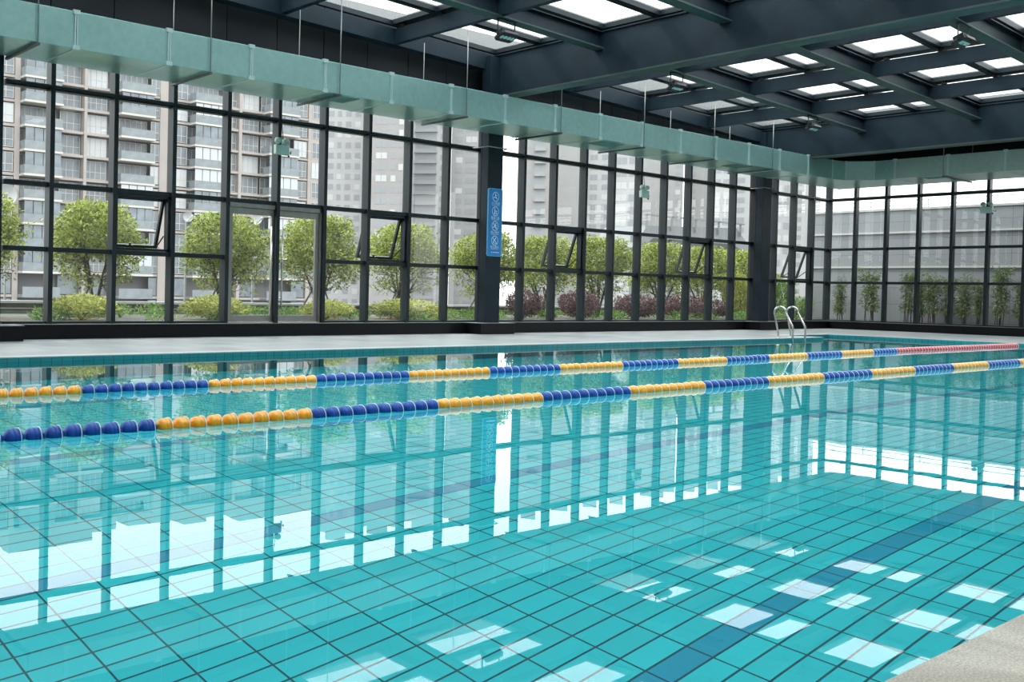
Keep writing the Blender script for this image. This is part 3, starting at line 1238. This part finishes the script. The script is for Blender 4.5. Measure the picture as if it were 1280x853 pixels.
# ------------------------------------------------------------------ terrace outside
g = MB().box(-45, 4.6, .12, 7.0, -.3, ZD - .03)
g.box(CORNER + .12, 4.6, -20, .12, -.3, ZD - .03)
struct(g.build('ground', M['soil']))
g = MB().box(-120, 620, -250, 600, -16.2, -16)
struct(g.build('ground_far', M['far']))
pw = MB().box(-45, 20, 6.6, 6.85, -.3, .50)
struct(pw.build('wall_terrace', M['parapet']))
pw = MB().box(-45, 20, 6.52, 6.93, .50, .56)
pw.box(-45, 20, 6.57, 6.62, .36, .385)
struct(pw.build('trim_40', M['cap']))
struct(MB().box(4.6, 4.9, -22, 2.75, -.3, 4.42).build('wall_grey_panels', M['wallpanel']))
struct(MB().box(4.55, 4.95, -22, 2.8, 4.42, 4.50).build('trim_41', M['cap']))
for z, n in ((2.25, 42), (3.55, 43)):
    struct(MB().box(4.53, 4.6, -22, 2.75, z, z + .07).build('trim_%d' % n, M['cap']))
rl = MB()
for z in (4.62, 4.80):
    rl.tube([(4.75, 2.7, z), (4.75, -22, z)], .02, 6)
for k in range(13):
    rl.tube([(4.75, 2.6 - k * 2, 4.5), (4.75, 2.6 - k * 2, 4.80)], .018, 6)
tag(rl.build('railing', M['rod']), 'thin metal railing on top of the grey panelled wall', 'railing')
for k, (y, h) in enumerate([(.4, 1.3), (-2.2, 1.3), (-6.1, 1.3)]):
    pass


# ------------------------------------------------------------------ plants
def leaf_cloud(centers, n, size, seed, aspect=.45, droop=.3, shell=.55):
    """leaf blades scattered in ellipsoidal clumps: centers = [(c, rx, ry, rz)]"""
    rnd = random.Random(seed)
    mb = MB()
    wts = [a[1] * a[2] * a[3] for a in centers]
    for _ in range(n):
        c_, rx, ry, rz = rnd.choices(centers, wts)[0]
        while True:
            p = Vector((rnd.uniform(-1, 1), rnd.uniform(-1, 1), rnd.uniform(-1, 1)))
            if shell < p.length < 1 or (p.length < 1 and rnd.random() < .35):
                break
        q = Vector((c_[0] + p.x * rx, c_[1] + p.y * ry, c_[2] + p.z * rz))
        d = Vector((p.x + rnd.gauss(0, .7), p.y + rnd.gauss(0, .7), p.z * .6 - droop + rnd.gauss(0, .6))).normalized()
        s = d.cross(Vector((rnd.gauss(0, 1), rnd.gauss(0, 1), rnd.gauss(0, 1)))).normalized()
        l = size * rnd.uniform(.7, 1.3)
        w = l * aspect
        mb.add([q, q + d * l * .45 + s * w * .5, q + d * l, q + d * l * .45 - s * w * .5], [(0, 1, 2, 3)])
    return mb


def tree_meshes(seed):
    rnd = random.Random(seed)
    tr = MB()
    tips = []
    nst = 5
    for k in range(nst):
        a = 2 * PI * k / nst + rnd.uniform(-.4, .4)
        r = rnd.uniform(.45, .95)
        p0 = Vector((rnd.uniform(-.04, .04), rnd.uniform(-.04, .04), 0))
        p1 = Vector((math.cos(a) * .08, math.sin(a) * .08, .42))
        p2 = Vector((math.cos(a) * r * .45, math.sin(a) * r * .4, 1.0))
        p3 = Vector((math.cos(a) * r * .85, math.sin(a) * r * .75, 1.65))
        p4 = Vector((math.cos(a) * r, math.sin(a) * r * .85, 2.2))
        tr.tube([p0, p1, p2, p3, p4], [.042, .038, .028, .017, .008], 6)
        tips += [p3, p4]
        for j in range(6):
            b = a + rnd.uniform(-1.2, 1.2)
            s0 = p2.lerp(p3, rnd.random())
            ln = rnd.uniform(.4, .85)
            e1 = s0 + Vector((math.cos(b) * ln * .6, math.sin(b) * ln * .6, rnd.uniform(.0, .35)))
            e2 = e1 + Vector((math.cos(b) * ln * .5, math.sin(b) * ln * .5, rnd.uniform(-.1, .3)))
            tr.tube([s0, e1, e2], [.013, .008, .004], 5)
            tips.append(e2)
        for j in range(3):
            b = a + rnd.uniform(-.9, .9)
            s0 = p1.lerp(p2, rnd.uniform(.3, 1))
            e2 = s0 + Vector((math.cos(b) * .5, math.sin(b) * .5, rnd.uniform(.15, .4)))
            tr.tube([s0, e2], [.010, .003], 5)
            tips.append(e2)
    cl = [((0, 0, 1.98), 1.02, .95, .70)]
    for k in range(16):
        a = rnd.uniform(0, 2 * PI)
        q = rnd.uniform(.55, .98)
        cl.append(((math.cos(a) * q, math.sin(a) * q * .9, rnd.uniform(1.2, 2.25)), .36, .36, .30))
    for k in range(6):
        a = rnd.uniform(0, 2 * PI)
        cl.append(((math.cos(a) * .45, math.sin(a) * .45, 2.45), .42, .42, .24))
    lv = leaf_cloud(cl, 7200, .10, seed + 5, aspect=.42, shell=.5)
    low = leaf_cloud([(tuple(t), .27, .27, .20) for t in tips], 2600, .09, seed + 9, aspect=.42, shell=0)
    lv.add(low.v, low.f)
    return tr.mesh('trunk', M['bark'], smooth=True), lv.mesh('foliage', M['leaf'], recalc=False)


TM = [tree_meshes(s) for s in (11, 23, 37)]
st = MB()
for (a, q) in ((.5, .62), (2.6, .62), (4.6, .6)):
    st.tube([(math.cos(a) * q, math.sin(a) * q, 0), (math.cos(a) * .05, math.sin(a) * .05, 1.0)], [.026, .022], 6)
STK = []
for (a, q) in ((.5, .62), (2.6, .62), (4.6, .6)):
    STK.append(MB().tube([(math.cos(a) * q, math.sin(a) * q, 0), (math.cos(a) * .05, math.sin(a) * .05, 1.0)], [.026, .022], 6)
               .mesh('support_stake', M['stake'], smooth=True))
TREES = [(-29.05, 1.0), (-26.05, 1.0), (-22.75, .97), (-19.55, 1.02), (-16.45, 1.0), (-13.35, .97), (-10.35, .98), (-7.2, 1.03), (-4.0, 1.0),
         (-1.1, 1.0), (2.2, 1.0)]
where = ['cut off by the left picture edge', 'left of the first tilted vent pane', 'behind the left door leaf and the bay beside it',
         'seen through the right door leaf', 'behind the second tilted vent pane', 'half hidden by the column with the blue sign',
         'just right of the blue sign column', 'behind the bays right of the third tilted vent', 'below the hanging lamp right of the blue sign',
         'behind the fourth tilted vent', 'beside the far column', 'farthest along, near the room corner']
for k, (x, s) in enumerate(TREES):
    t = tag(empty('tree', (x, 4.0 + .2 * math.sin(k * 2.1), ZD - .03), k * 1.3),
            'round leafy staked tree, ' + where[k], 'tree', 'row of staked trees outside the window wall')
    t.scale = (s, s, s)
    tm = TM[k % 3]
    place('trunk', tm[0], t)
    place('foliage', tm[1], t)
    for q in STK:
        place('support_stake', q, t)


def shrub_mesh(seed, m, n=3600, size=.07):
    rnd = random.Random(seed)
    cl = [((0, 0, .30), .50, .48, .27)]
    for k in range(12):
        a = rnd.uniform(0, 2 * PI)
        q = rnd.uniform(.3, .52)
        cl.append(((math.cos(a) * q, math.sin(a) * q, rnd.uniform(.14, .38)), .16, .16, .14))
    return leaf_cloud(cl, n, size, seed, aspect=.4, droop=-.25, shell=.6).mesh('foliage', m, recalc=False)


SY, SR = shrub_mesh(3, M['leafy']), shrub_mesh(4, M['leafr'], 3800, .06)
stem = MB()
for k in range(6):
    a = k * PI / 3
    stem.tube([(0, 0, 0), (math.cos(a) * .12, math.sin(a) * .12, .15), (math.cos(a) * .3, math.sin(a) * .3, .38)], [.02, .014, .006], 5)
STM = stem.mesh('stem', M['bark'], smooth=True)
for (x, y, s, hz, me, lab, gr) in [
    (-27.2, 2.4, 1.2, .95, SY, 'clipped yellow-green round shrub below the left large tree', 'yellow-green round shrubs'),
    (-23.85, 2.4, 1.25, .98, SY, 'clipped yellow-green round shrub just left of the glass doors', 'yellow-green round shrubs'),
    (-20.6, 2.4, 1.15, .85, SY, 'clipped yellow-green round shrub behind the right door leaf', 'yellow-green round shrubs'),
    (-17.8, 2.4, 1.65, .95, SY, 'wide yellow-green round shrub below the second tilted vent', 'yellow-green round shrubs'),
    (-13.2, 2.4, 1.0, 1.5, SR, 'reddish-purple round shrub partly behind the blue sign column', 'reddish-purple round shrubs'),
    (-10.6, 2.4, 1.2, 1.55, SR, 'reddish-purple round shrub below the third tilted vent', 'reddish-purple round shrubs'),
    (-7.55, 2.4, 1.45, 1.4, SR, 'reddish-purple round shrub below the hanging lamp right of the sign', 'reddish-purple round shrubs'),
    (-4.9, 2.4, 1.5, 1.4, SR, 'reddish-purple round shrub below the fourth tilted vent', 'reddish-purple round shrubs'),
    (-2.6, 2.6, 1.0, 1.2, SR, 'small dusky red shrub left of the far column', 'reddish-purple round shrubs'),
]:
    t = tag(empty('shrub', (x, y, ZD - .03), x), lab, 'shrub', gr)
    t.scale = (s, s, hz)
    place('foliage', me, t)
    place('stem', STM, t)
# tall light-green bush next to the far column and hedge beyond
for (x, y, s, hz, lab) in [(-.75, 2.8, .95, 2.9, 'tall pale green bush left of the far column'),
                           (2.5, 2.2, 1.0, 1.5, 'green bush outside the bays near the room corner'),
                           (3.6, 3.6, 1.2, 3.0, 'tall leafy green bush beside the end of the grey panelled wall')]:
    t = tag(empty('bush', (x, y, ZD - .03), x), lab, 'bush')
    t.scale = (s, s, hz)
    place('foliage', SY if x < 0 else shrub_mesh(int(x * 10), M['leafg'], 2600, .07), t)
    place('stem', STM, t)
# low planting
rnd = random.Random(5)
cl = []
for k in range(90):
    x = rnd.uniform(-31, 3.5)
    cl.append(((x, rnd.uniform(1.0, 5.6), ZD + .06), rnd.uniform(.25, .55), .3, rnd.uniform(.08, .20)))
tag(leaf_cloud(cl, 15000, .10, 8, aspect=.3, droop=-.5, shell=0).build('undergrowth', M['leafg'], recalc=False),
    'low green plants covering the bed under the trees', 'ground cover', kind='stuff')


# bamboo in front of the grey wall
def bamboo_mesh(seed, h=1.75):
    rnd = random.Random(seed)
    cn = MB()
    cl = []
    for k in range(7):
        a, q = rnd.uniform(0, 6.28), rnd.uniform(.02, .16)
        x, y = math.cos(a) * q, math.sin(a) * q
        hh = h * rnd.uniform(.7, 1.0)
        lx, ly = rnd.uniform(-.14, .14), rnd.uniform(-.14, .14)
        cn.tube([(x, y, 0), (x + lx * .4, y + ly * .4, hh * .5), (x + lx, y + ly, hh)], [.012, .010, .004], 5)
        for j in range(7):
            t = rnd.uniform(.25, 1)
            cl.append(((x + lx * t, y + ly * t, hh * t), .16, .16, .12))
    return cn.mesh('cane', M['bark'], smooth=True), leaf_cloud(cl, 1500, .11, seed, aspect=.22, droop=.5, shell=0).mesh('foliage', M['leafb'], recalc=False)


BM = [bamboo_mesh(1), bamboo_mesh(2), bamboo_mesh(3)]
for k, (y, s) in enumerate([(1.25, .95), (.15, 1.2), (-1.15, 1.05), (-1.55, .95), (-1.95, 1.1), (-2.45, .95), (-2.9, 1.0), (-3.4, .95), (-4.0, 1.15), (-4.6, 1.0), (-5.3, 1.1)]):
    t = tag(empty('bamboo_clump', (3.9, y, ZD - .03), k * 1.9),
            'thin bamboo clump before the grey panelled wall, %s from the room corner' % (ordn + ['last'])[min(k, 10)], 'bamboo', 'bamboo before the grey wall')
    t.scale = (s, s, s)
    place('cane', BM[k % 3][0], t)
    place('foliage', BM[k % 3][1], t)

# satellite dishes behind the trees
for (px, py, w, lab) in [(235, 271, 13, 'white satellite dish above the tree left of the double doors'),
                         (320, 273, 16, 'white satellite dish seen through the left door leaf'),
                         (8, 244, 26, 'large white satellite dish at the left picture edge')]:
    p = at_plane(px, py, 1, 9.0)
    R_ = w / 1240 * ((p - CAM).dot(fw)) / 2
    t = tag(empty('satellite_dish', p, -.35), lab, 'satellite dish', 'satellite dishes behind the trees')
    d = MB()
    prof = [(R_ * .28 * (q ** 2), max(.01, R_ * q)) for q in (0.02, .25, .5, .75, 1)]
    vs, fs = [], []
    n = 20
    for (a, r) in prof:
        for k in range(n):
            an = 2 * PI * k / n
            vs.append((r * math.cos(an), -a + .03, r * math.sin(an)))
    for i in range(len(prof) - 1):
        for k in range(n):
            fs.append((i * n + k, i * n + (k + 1) % n, (i + 1) * n + (k + 1) % n, (i + 1) * n + k))
    fs.append(tuple(range(n)))
    d.add(vs, fs)
    d.build('reflector', M['dish'], t, smooth=True)
    MB().tube([(0, .03, 0), (0, .3, -.1), (0, .3, -(p.z + .0))], .03, 8).build('mast', M['rod'], t)
    MB().bar((0, -.2 * R_, -R_ * .9), (0, -.75, -.05), .02, .02).build('feed_arm', M['rod'], t)
    MB().lathe([(-.05, .03), (.05, .045)], 'y', 10, (0, -.78, -.04)).build('feed_horn', M['cap'], t)

# canopy roof in the distance, right of centre
t = tag(empty('canopy', (12, 12.5, 3.2)), 'grey flat-roofed canopy frame with sloping end behind the trees, left of the far column', 'canopy')
m = MB()
m.add([(-5.2, 0, .2), (-3.9, 0, 1.35), (4.4, 0, 1.65), (6.0, 0, .6), (6.0, 0, .2), (4.0, 0, .75), (-3.4, 0, .75), (-4.4, 0, .2),
       (-5.2, 2.5, .2), (-3.9, 2.5, 1.35), (4.4, 2.5, 1.65), (6.0, 2.5, .6), (6.0, 2.5, .2), (4.0, 2.5, .75), (-3.4, 2.5, .75), (-4.4, 2.5, .2)],
      [(0, 1, 6, 7), (1, 2, 5, 6), (2, 3, 4, 5), (8, 15, 14, 9), (9, 14, 13, 10), (10, 13, 12, 11),
       (0, 8, 9, 1), (1, 9, 10, 2), (2, 10, 11, 3), (3, 11, 12, 4), (4, 12, 13, 5), (5, 13, 14, 6), (6, 14, 15, 7), (7, 15, 8, 0)])
m.build('roof', M['canopy'], t)
for x in (-4.8, -1.5, 2.0, 5.7):
    MB().box(x - .1, x + .1, .1, .3, -19, .8).build('post', M['canopy'], t)
m = MB()
m.box(-4.3, 5, -.15, -.05, 1.85, 1.93)
for k in range(5):
    m.box(-4.2 + k * 2.2, -4.12 + k * 2.2, -.15, -.05, 1.2, 1.9)
m.build('guard_rail', M['canopy'], t)

# ------------------------------------------------------------------ apartment block straight behind the trees
Y0 = 100.0
bA = tag(empty('apartment_block', (28, Y0, -16)), 'wide tan apartment block with tiers of balconies behind the left half of the glass wall', 'building')


def relA(o, cx=28):
    o.parent = bA
    o.matrix_parent_inverse = Matrix.Translation((-28, -Y0, 16))
    return o


FH = 2.96
ZF = 14.42 - FH * 10          # a slab level
NF = 15
top = 31.2
m = MB()
xL, xR = -60, 56.8
m.box(xL, xR, Y0 + 1.6, Y0 + 16, -16, 29.6)
m.box(9.3, 20.6, Y0 + 1.2, Y0 + 14, 29.6, 32.3)
m.box(20.6, 24.0, Y0 + 1.2, Y0 + 14, 29.6, 31.2)
m.box(25.8, 34.4, Y0 + 1.2, Y0 + 14, 29.6, 31.1)
m.box(34.4, 38.0, Y0 + 1.2, Y0 + 14, 29.6, 32.0)
m.box(38, 43.6, Y0 + 1.2, Y0 + 14, 29.6, 31.4)
m.box(43.6, 56.8, Y0 + 1.2, Y0 + 14, 29.6, 32.6)
m.box(-60, 5.5, Y0 + 1.2, Y0 + 14, 29.6, 30.6)
m.box(-30, -14, Y0 + 1.2, Y0 + 14, 30.6, 32.6)
relA(m.build('wall', M['tan']))
m = MB()
for (a, b) in ((8.74, 9.4), (17.85, 18.25), (28.75, 31.0), (41.4, 41.9), (53.7, 56.8), (-16.5, -14.5), (-3.5, -2.8)):
    m.box(a, b, Y0 - .1, Y0 + 1.6, -16, 29.6)
relA(m.build('pier', M['tan']))
m = MB()
for k in range(NF + 1):
    z = ZF + k * FH
    m.box(xL, xR, Y0 - .0, Y0 + 1.6, z - .32, z)
relA(m.build('floor_slab', M['tan']))
# recessed loggia backs
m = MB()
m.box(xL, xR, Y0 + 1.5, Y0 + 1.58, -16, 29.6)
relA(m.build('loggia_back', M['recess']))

BAL = [(9.4, 14.4), (22.3, 27.3), (33.3, 38.4), (45.6, 51.0), (-13.5, -8.5), (-27, -22)]
WINS = [(6.7, 8.6, .1), (15.0, 17.7, .9), (18.4, 21.4, .9), (27.5, 28.7, .1), (31.2, 33.0, .1), (39.9, 41.3, .6), (42.0, 45.3, .9), (51.2, 53.5, .1), (54.4, 55.9, -.12),
        (-2.6, .8, .9), (1.2, 5.8, .9), (-7.8, -3.7, .6), (-20, -17, .3)]
rnd = random.Random(12)


def win_mb(w, h, mull):
    g = MB().box(0, w, -.03, .03, 0, h)
    return g


def win_mesh(w, bright):
    """glazing with its frame bars, one mesh"""
    h = FH - .62
    g = MB().box(0, w, 0, .06, .0, h)
    me = g.mesh('window', M['bwinl'] if bright else M['bwin'])
    me.materials.append(M['cream'])
    n = max(2, int(round(w / .8)))
    f = MB()
    for j in range(n + 1):
        x = w * j / n
        f.box(x - .04, x + .04, -.04, 0, 0, h)
    f.box(0, w, -.04, 0, h * .38, h * .38 + .07)
    f.box(0, w, -.04, 0, h - .06, h)
    f.box(0, w, -.04, 0, 0, .06)
    bm = bmesh.new()
    bm.from_mesh(me)
    nb = len(bm.faces)
    tmp = f.mesh('t', M['cream'])
    bm.from_mesh(tmp)
    bm.faces.ensure_lookup_table()
    for q in bm.faces[nb:]:
        q.material_index = 1
    bm.to_mesh(me)
    bm.free()
    D.meshes.remove(tmp)
    return me


def balcony_meshes(w):
    g = MB()
    g.box(0, w, 0, 1.7, -.34, -.08)
    slab = g.mesh('balcony', M['cream'])
    r = MB()
    r.box(.08, w - .08, .06, .12, -.08, .98)
    r.box(.08, .14, .06, 1.6, -.08, .98)
    r.box(w - .14, w - .08, .06, 1.6, -.08, .98)
    rail = r.mesh('balustrade', M['bglass'])
    return slab, rail


def glazing_mesh(w, bright):
    h = FH - 1.42
    n = 4
    g = MB()
    for j in range(n):
        g.box(w * j / n + .05, w * (j + 1) / n - .05, .16, .2, 0, h)
    me = g.mesh('enclosure', M['bwinl'] if bright else M['bwin'])
    return me


wcache = {}
nwin = 0
rest = MB()
levels = sorted(range(NF), key=lambda k: abs(ZF + k * FH - 15))
vis_floors = [k for k in range(NF) if ZF + k * FH > 2]
for k in levels:
    z = ZF + k * FH
    for (a, b, dep) in WINS:
        w = b - a
        if nwin < 100 and a > 0 and k in vis_floors:
            br = rnd.random() < .16
            key = (round(w, 2), br)
            if key not in wcache:
                wcache[key] = win_mesh(w, br)
            o = D.objects.new('window', wcache[key])
            o.location = (a, Y0 + dep, z + .12)
            col.objects.link(o)
            relA(o)
            nwin += 1
        else:
            rest.box(a, b, Y0 + dep, Y0 + dep + .06, z + .12, z + FH - .5)
o = relA(rest.build('windows', M['bwin']))
o['kind'] = 'stuff'
bc = 0
restb = MB()
for k in levels:
    z = ZF + k * FH
    for (a, b) in BAL:
        w = b - a
        if bc < 64 and a > 0 and k in vis_floors:
            key = ('b', round(w, 2))
            if key not in wcache:
                wcache[key] = balcony_meshes(w)
            slab, rail = wcache[key]
            o = D.objects.new('balcony', slab)
            o.location = (a, Y0 - 1.6, z)
            col.objects.link(o)
            relA(o)
            p = place('balustrade', rail, o)
            if rnd.random() < .75:
                br = rnd.random() < .26
                key = ('g', round(w, 2), br)
                if key not in wcache:
                    wcache[key] = glazing_mesh(w - .3, br)
                place('enclosure', wcache[key], o, (.15, 0, 1.0))
            o2 = place('back_window', wcache.setdefault(('bw', round(w, 2)), win_mesh(w - .2, False)), o, (.1, 2.4, .12))
            bc += 1
        else:
            restb.box(a, b, Y0 - 1.6, Y0 + .1, z - .34, z - .08)
            restb.box(a + .08, b - .08, Y0 - 1.54, Y0 - 1.48, z - .08, z + .98)
o = relA(restb.build('balconies', M['bglass']))
o['kind'] = 'stuff'


# ------------------------------------------------------------------ distant towers
def tower(px0, px1, dist, ytop, body, label, cols, kind='win', fh=3.0, side=.0, bright=.12, xoff=0):
    pc = (px0 + px1) / 2
    base = at_depth(pc, 300, dist)
    w = (px1 - px0) * dist / F / math.cos(math.radians(side)) if True else 0
    # height from the mirrored roof line on the water
    rr = ray(pc, ytop)
    zt = 2 * WZ - (CAM.z + rr.z * dist)
    d = (base - CAM)
    ang = math.atan2(d.y, d.x) - PI / 2 + math.radians(side)
    t = tag(empty('tower_block', (base.x, base.y, -16), ang), label, 'building', 'distant high-rise towers')
    H = zt + 16
    m = MB().box(-w / 2, w / 2, 0, 16, 0, H)
    m.box(-w * .3, w * .25, 2, 12, H, H + 2.5)
    m.build('wall', body, t)
    n = 0
    rest_ = MB()
    cache = {}
    nf = int(H / fh) - 1
    zvis = 16
    order = sorted(range(nf), key=lambda k: abs(k * fh - 16 - 26))
    ra = random.Random(int(px0))
    for k in order:
        z = k * fh + .9
        for (u, v, knd) in cols:
            a, b = -w / 2 + u * w, -w / 2 + v * w
            br = ra.random() < bright
            if n < 100:
                key = (u, v, knd, br)
                if key not in cache:
                    g = MB()
                    if knd == 'bal':
                        g.box(0, b - a, -.9, .05, -.95, -.75)
                        g.box(.1, b - a - .1, -.85, -.78, -.75, .1)
                        g.box(.2, b - a - .2, -.06, 0, .1, 1.7)
                        cache[key] = g.mesh('balcony', M['tower3'] if False else M['twin'])
                    else:
                        nn = max(1, int((b - a) / 1.1))
                        for j in range(nn):
                            g.box((b - a) * j / nn + .06, (b - a) * (j + 1) / nn - .06, -.06, .02, 0, 1.6)
                        cache[key] = g.mesh('window', M['twinl'] if br else M['twin'])
                place('balcony' if knd == 'bal' else 'window', cache[key], t, (a, 0, z))
                n += 1
            else:
                rest_.box(a, b, -.06, .02, z, z + 1.6)
    if rest_.v:
        o = rest_.build('windows', M['twin'], t)
        o['kind'] = 'stuff'
    return t


W_ = 'win'
tower(405, 451, 286, 668, M['tower3'], 'pale slim tower with small windows right of the tan apartment block', [(.06, .22, W_), (.30, .42, W_), (.52, .68, W_), (.78, .94, W_)], bright=.2)
tower(457, 504, 262, 660, M['tower2'], 'brownish tower with a central window stack, behind the second tilted vent', [(.22, .52, 'win'), (.62, .76, W_), (.82, .95, W_)], bright=.2)
tower(513, 561, 286, 654, M['tower3'], 'pale tower with white vertical strip and wide balconies', [(.06, .64, 'bal'), (.72, .96, W_)], bright=.08)
tower(562, 597, 290, 650, M['tower'], 'narrow grey tower just left of the blue sign column', [(.15, .40, W_), (.5, .9, W_)], bright=.1)
tower(653, 686, 236, 640, M['tower2'], 'grey-brown tower with recessed balconies right of the blue sign', [(.10, .30, W_), (.38, .80, 'bal')])
tower(690, 727, 300, 632, M['tower'], 'plain windowless grey tower above the third tilted vent', [(.86, .96, W_)])
tower(731, 762, 300, 628, M['tower3'], 'hazy pale tower with faint windows left of the hanging lamp', [(.15, .45, W_), (.6, .85, W_)], bright=.02)
tower(765, 795, 240, 622, M['tower3'], 'pale tower with rows of bright windows behind the hanging lamp', [(.10, .55, W_), (.62, .92, W_)], bright=.35)
tower(800, 850, 340, 616, M['tower'], 'broad plain hazy tower right of the hanging lamp', [(.82, .94, W_)])
tower(856, 884, 360, 610, M['tower'], 'faint plain tower above the fourth tilted vent', [(.2, .4, W_)])
tower(889, 912, 230, 602, M['tower3'], 'pale tower with bright windows just left of the far column', [(.1, .45, W_), (.55, .92, W_)], bright=.3)
tower(913, 946, 300, 600, M['tower3'], 'pale hazy slab tower directly behind the far column', [(.2, .5, W_)], bright=.02)
tower(988, 1022, 330, 598, M['tower3'], 'faint pale tower seen just left of the grey panelled wall', [(.2, .4, W_)], bright=.02)
tower(966, 986, 240, 596, M['tower3'], 'pale tower with windows just right of the far column', [(.1, .5, W_), (.6, .92, W_)], bright=.3)

# ------------------------------------------------------------------ light
w = D.worlds.new('sky')
sc.world = w
w.use_nodes = True
nt = w.node_tree
nt.nodes.clear()
out = nt.nodes.new('ShaderNodeOutputWorld')
bg = nt.nodes.new('ShaderNodeBackground')
tc = nt.nodes.new('ShaderNodeTexCoord')
sep = nt.nodes.new('ShaderNodeSeparateXYZ')
nt.links.new(tc.outputs['Generated'], sep.inputs[0])
rp = nt.nodes.new('ShaderNodeValToRGB')
rp.color_ramp.elements[0].position = 0.0
rp.color_ramp.elements[0].color = (0.97, 0.985, 1.0, 1)
rp.color_ramp.elements[1].position = 1.0
rp.color_ramp.elements[1].color = (0.90, 0.96, 1.0, 1)
nt.links.new(sep.outputs[2], rp.inputs[0])
ns = nt.nodes.new('ShaderNodeTexNoise')
ns.inputs['Scale'].default_value = 2.6
ns.inputs['Detail'].default_value = 4
nt.links.new(tc.outputs['Generated'], ns.inputs['Vector'])
ml = nt.nodes.new('ShaderNodeMath')
ml.operation = 'MULTIPLY_ADD'
ml.inputs[1].default_value = 0.4
ml.inputs[2].default_value = 0.8
nt.links.new(ns.outputs['Fac'], ml.inputs[0])
zc_ = nt.nodes.new('ShaderNodeMath')      # overcast sky: brighter towards the zenith
zc_.operation = 'MULTIPLY_ADD'
zc_.use_clamp = False
zc_.inputs[1].default_value = SKY * 1.15
zc_.inputs[2].default_value = SKY
zm = nt.nodes.new('ShaderNodeMath')
zm.operation = 'MAXIMUM'
zm.inputs[1].default_value = 0.0
nt.links.new(sep.outputs[2], zm.inputs[0])
nt.links.new(zm.outputs[0], zc_.inputs[0])
ms = nt.nodes.new('ShaderNodeMath')
ms.operation = 'MULTIPLY'
nt.links.new(ml.outputs[0], ms.inputs[0])
nt.links.new(zc_.outputs[0], ms.inputs[1])
nt.links.new(rp.outputs[0], bg.inputs[0])
nt.links.new(ms.outputs[0], bg.inputs[1])
nt.links.new(bg.outputs[0], out.inputs[0])

sd = D.lights.new('sun', 'SUN')
sd.energy = SUN
sd.angle = math.radians(6)
sd.color = (1.0, 0.96, 0.88)
so = D.objects.new('sun', sd)
so.rotation_euler = Vector((-0.35, 0.75, 0.95)).to_track_quat('Z', 'Y').to_euler()
col.objects.link(so)

# ------------------------------------------------------------------ render look
sc.view_settings.view_transform = 'Standard'
sc.view_settings.look = 'None'
sc.view_settings.exposure = EXPO
sc.view_settings.gamma = 1.0
cy = sc.cycles
cy.use_denoising = True
cy.max_bounces = 12
cy.diffuse_bounces = 4
cy.glossy_bounces = 4
cy.transmission_bounces = 8
cy.transparent_max_bounces = 24
cy.sample_clamp_indirect = 6.0
cy.caustics_refractive = True
cy.caustics_reflective = True
cy.blur_glossy = 0.3
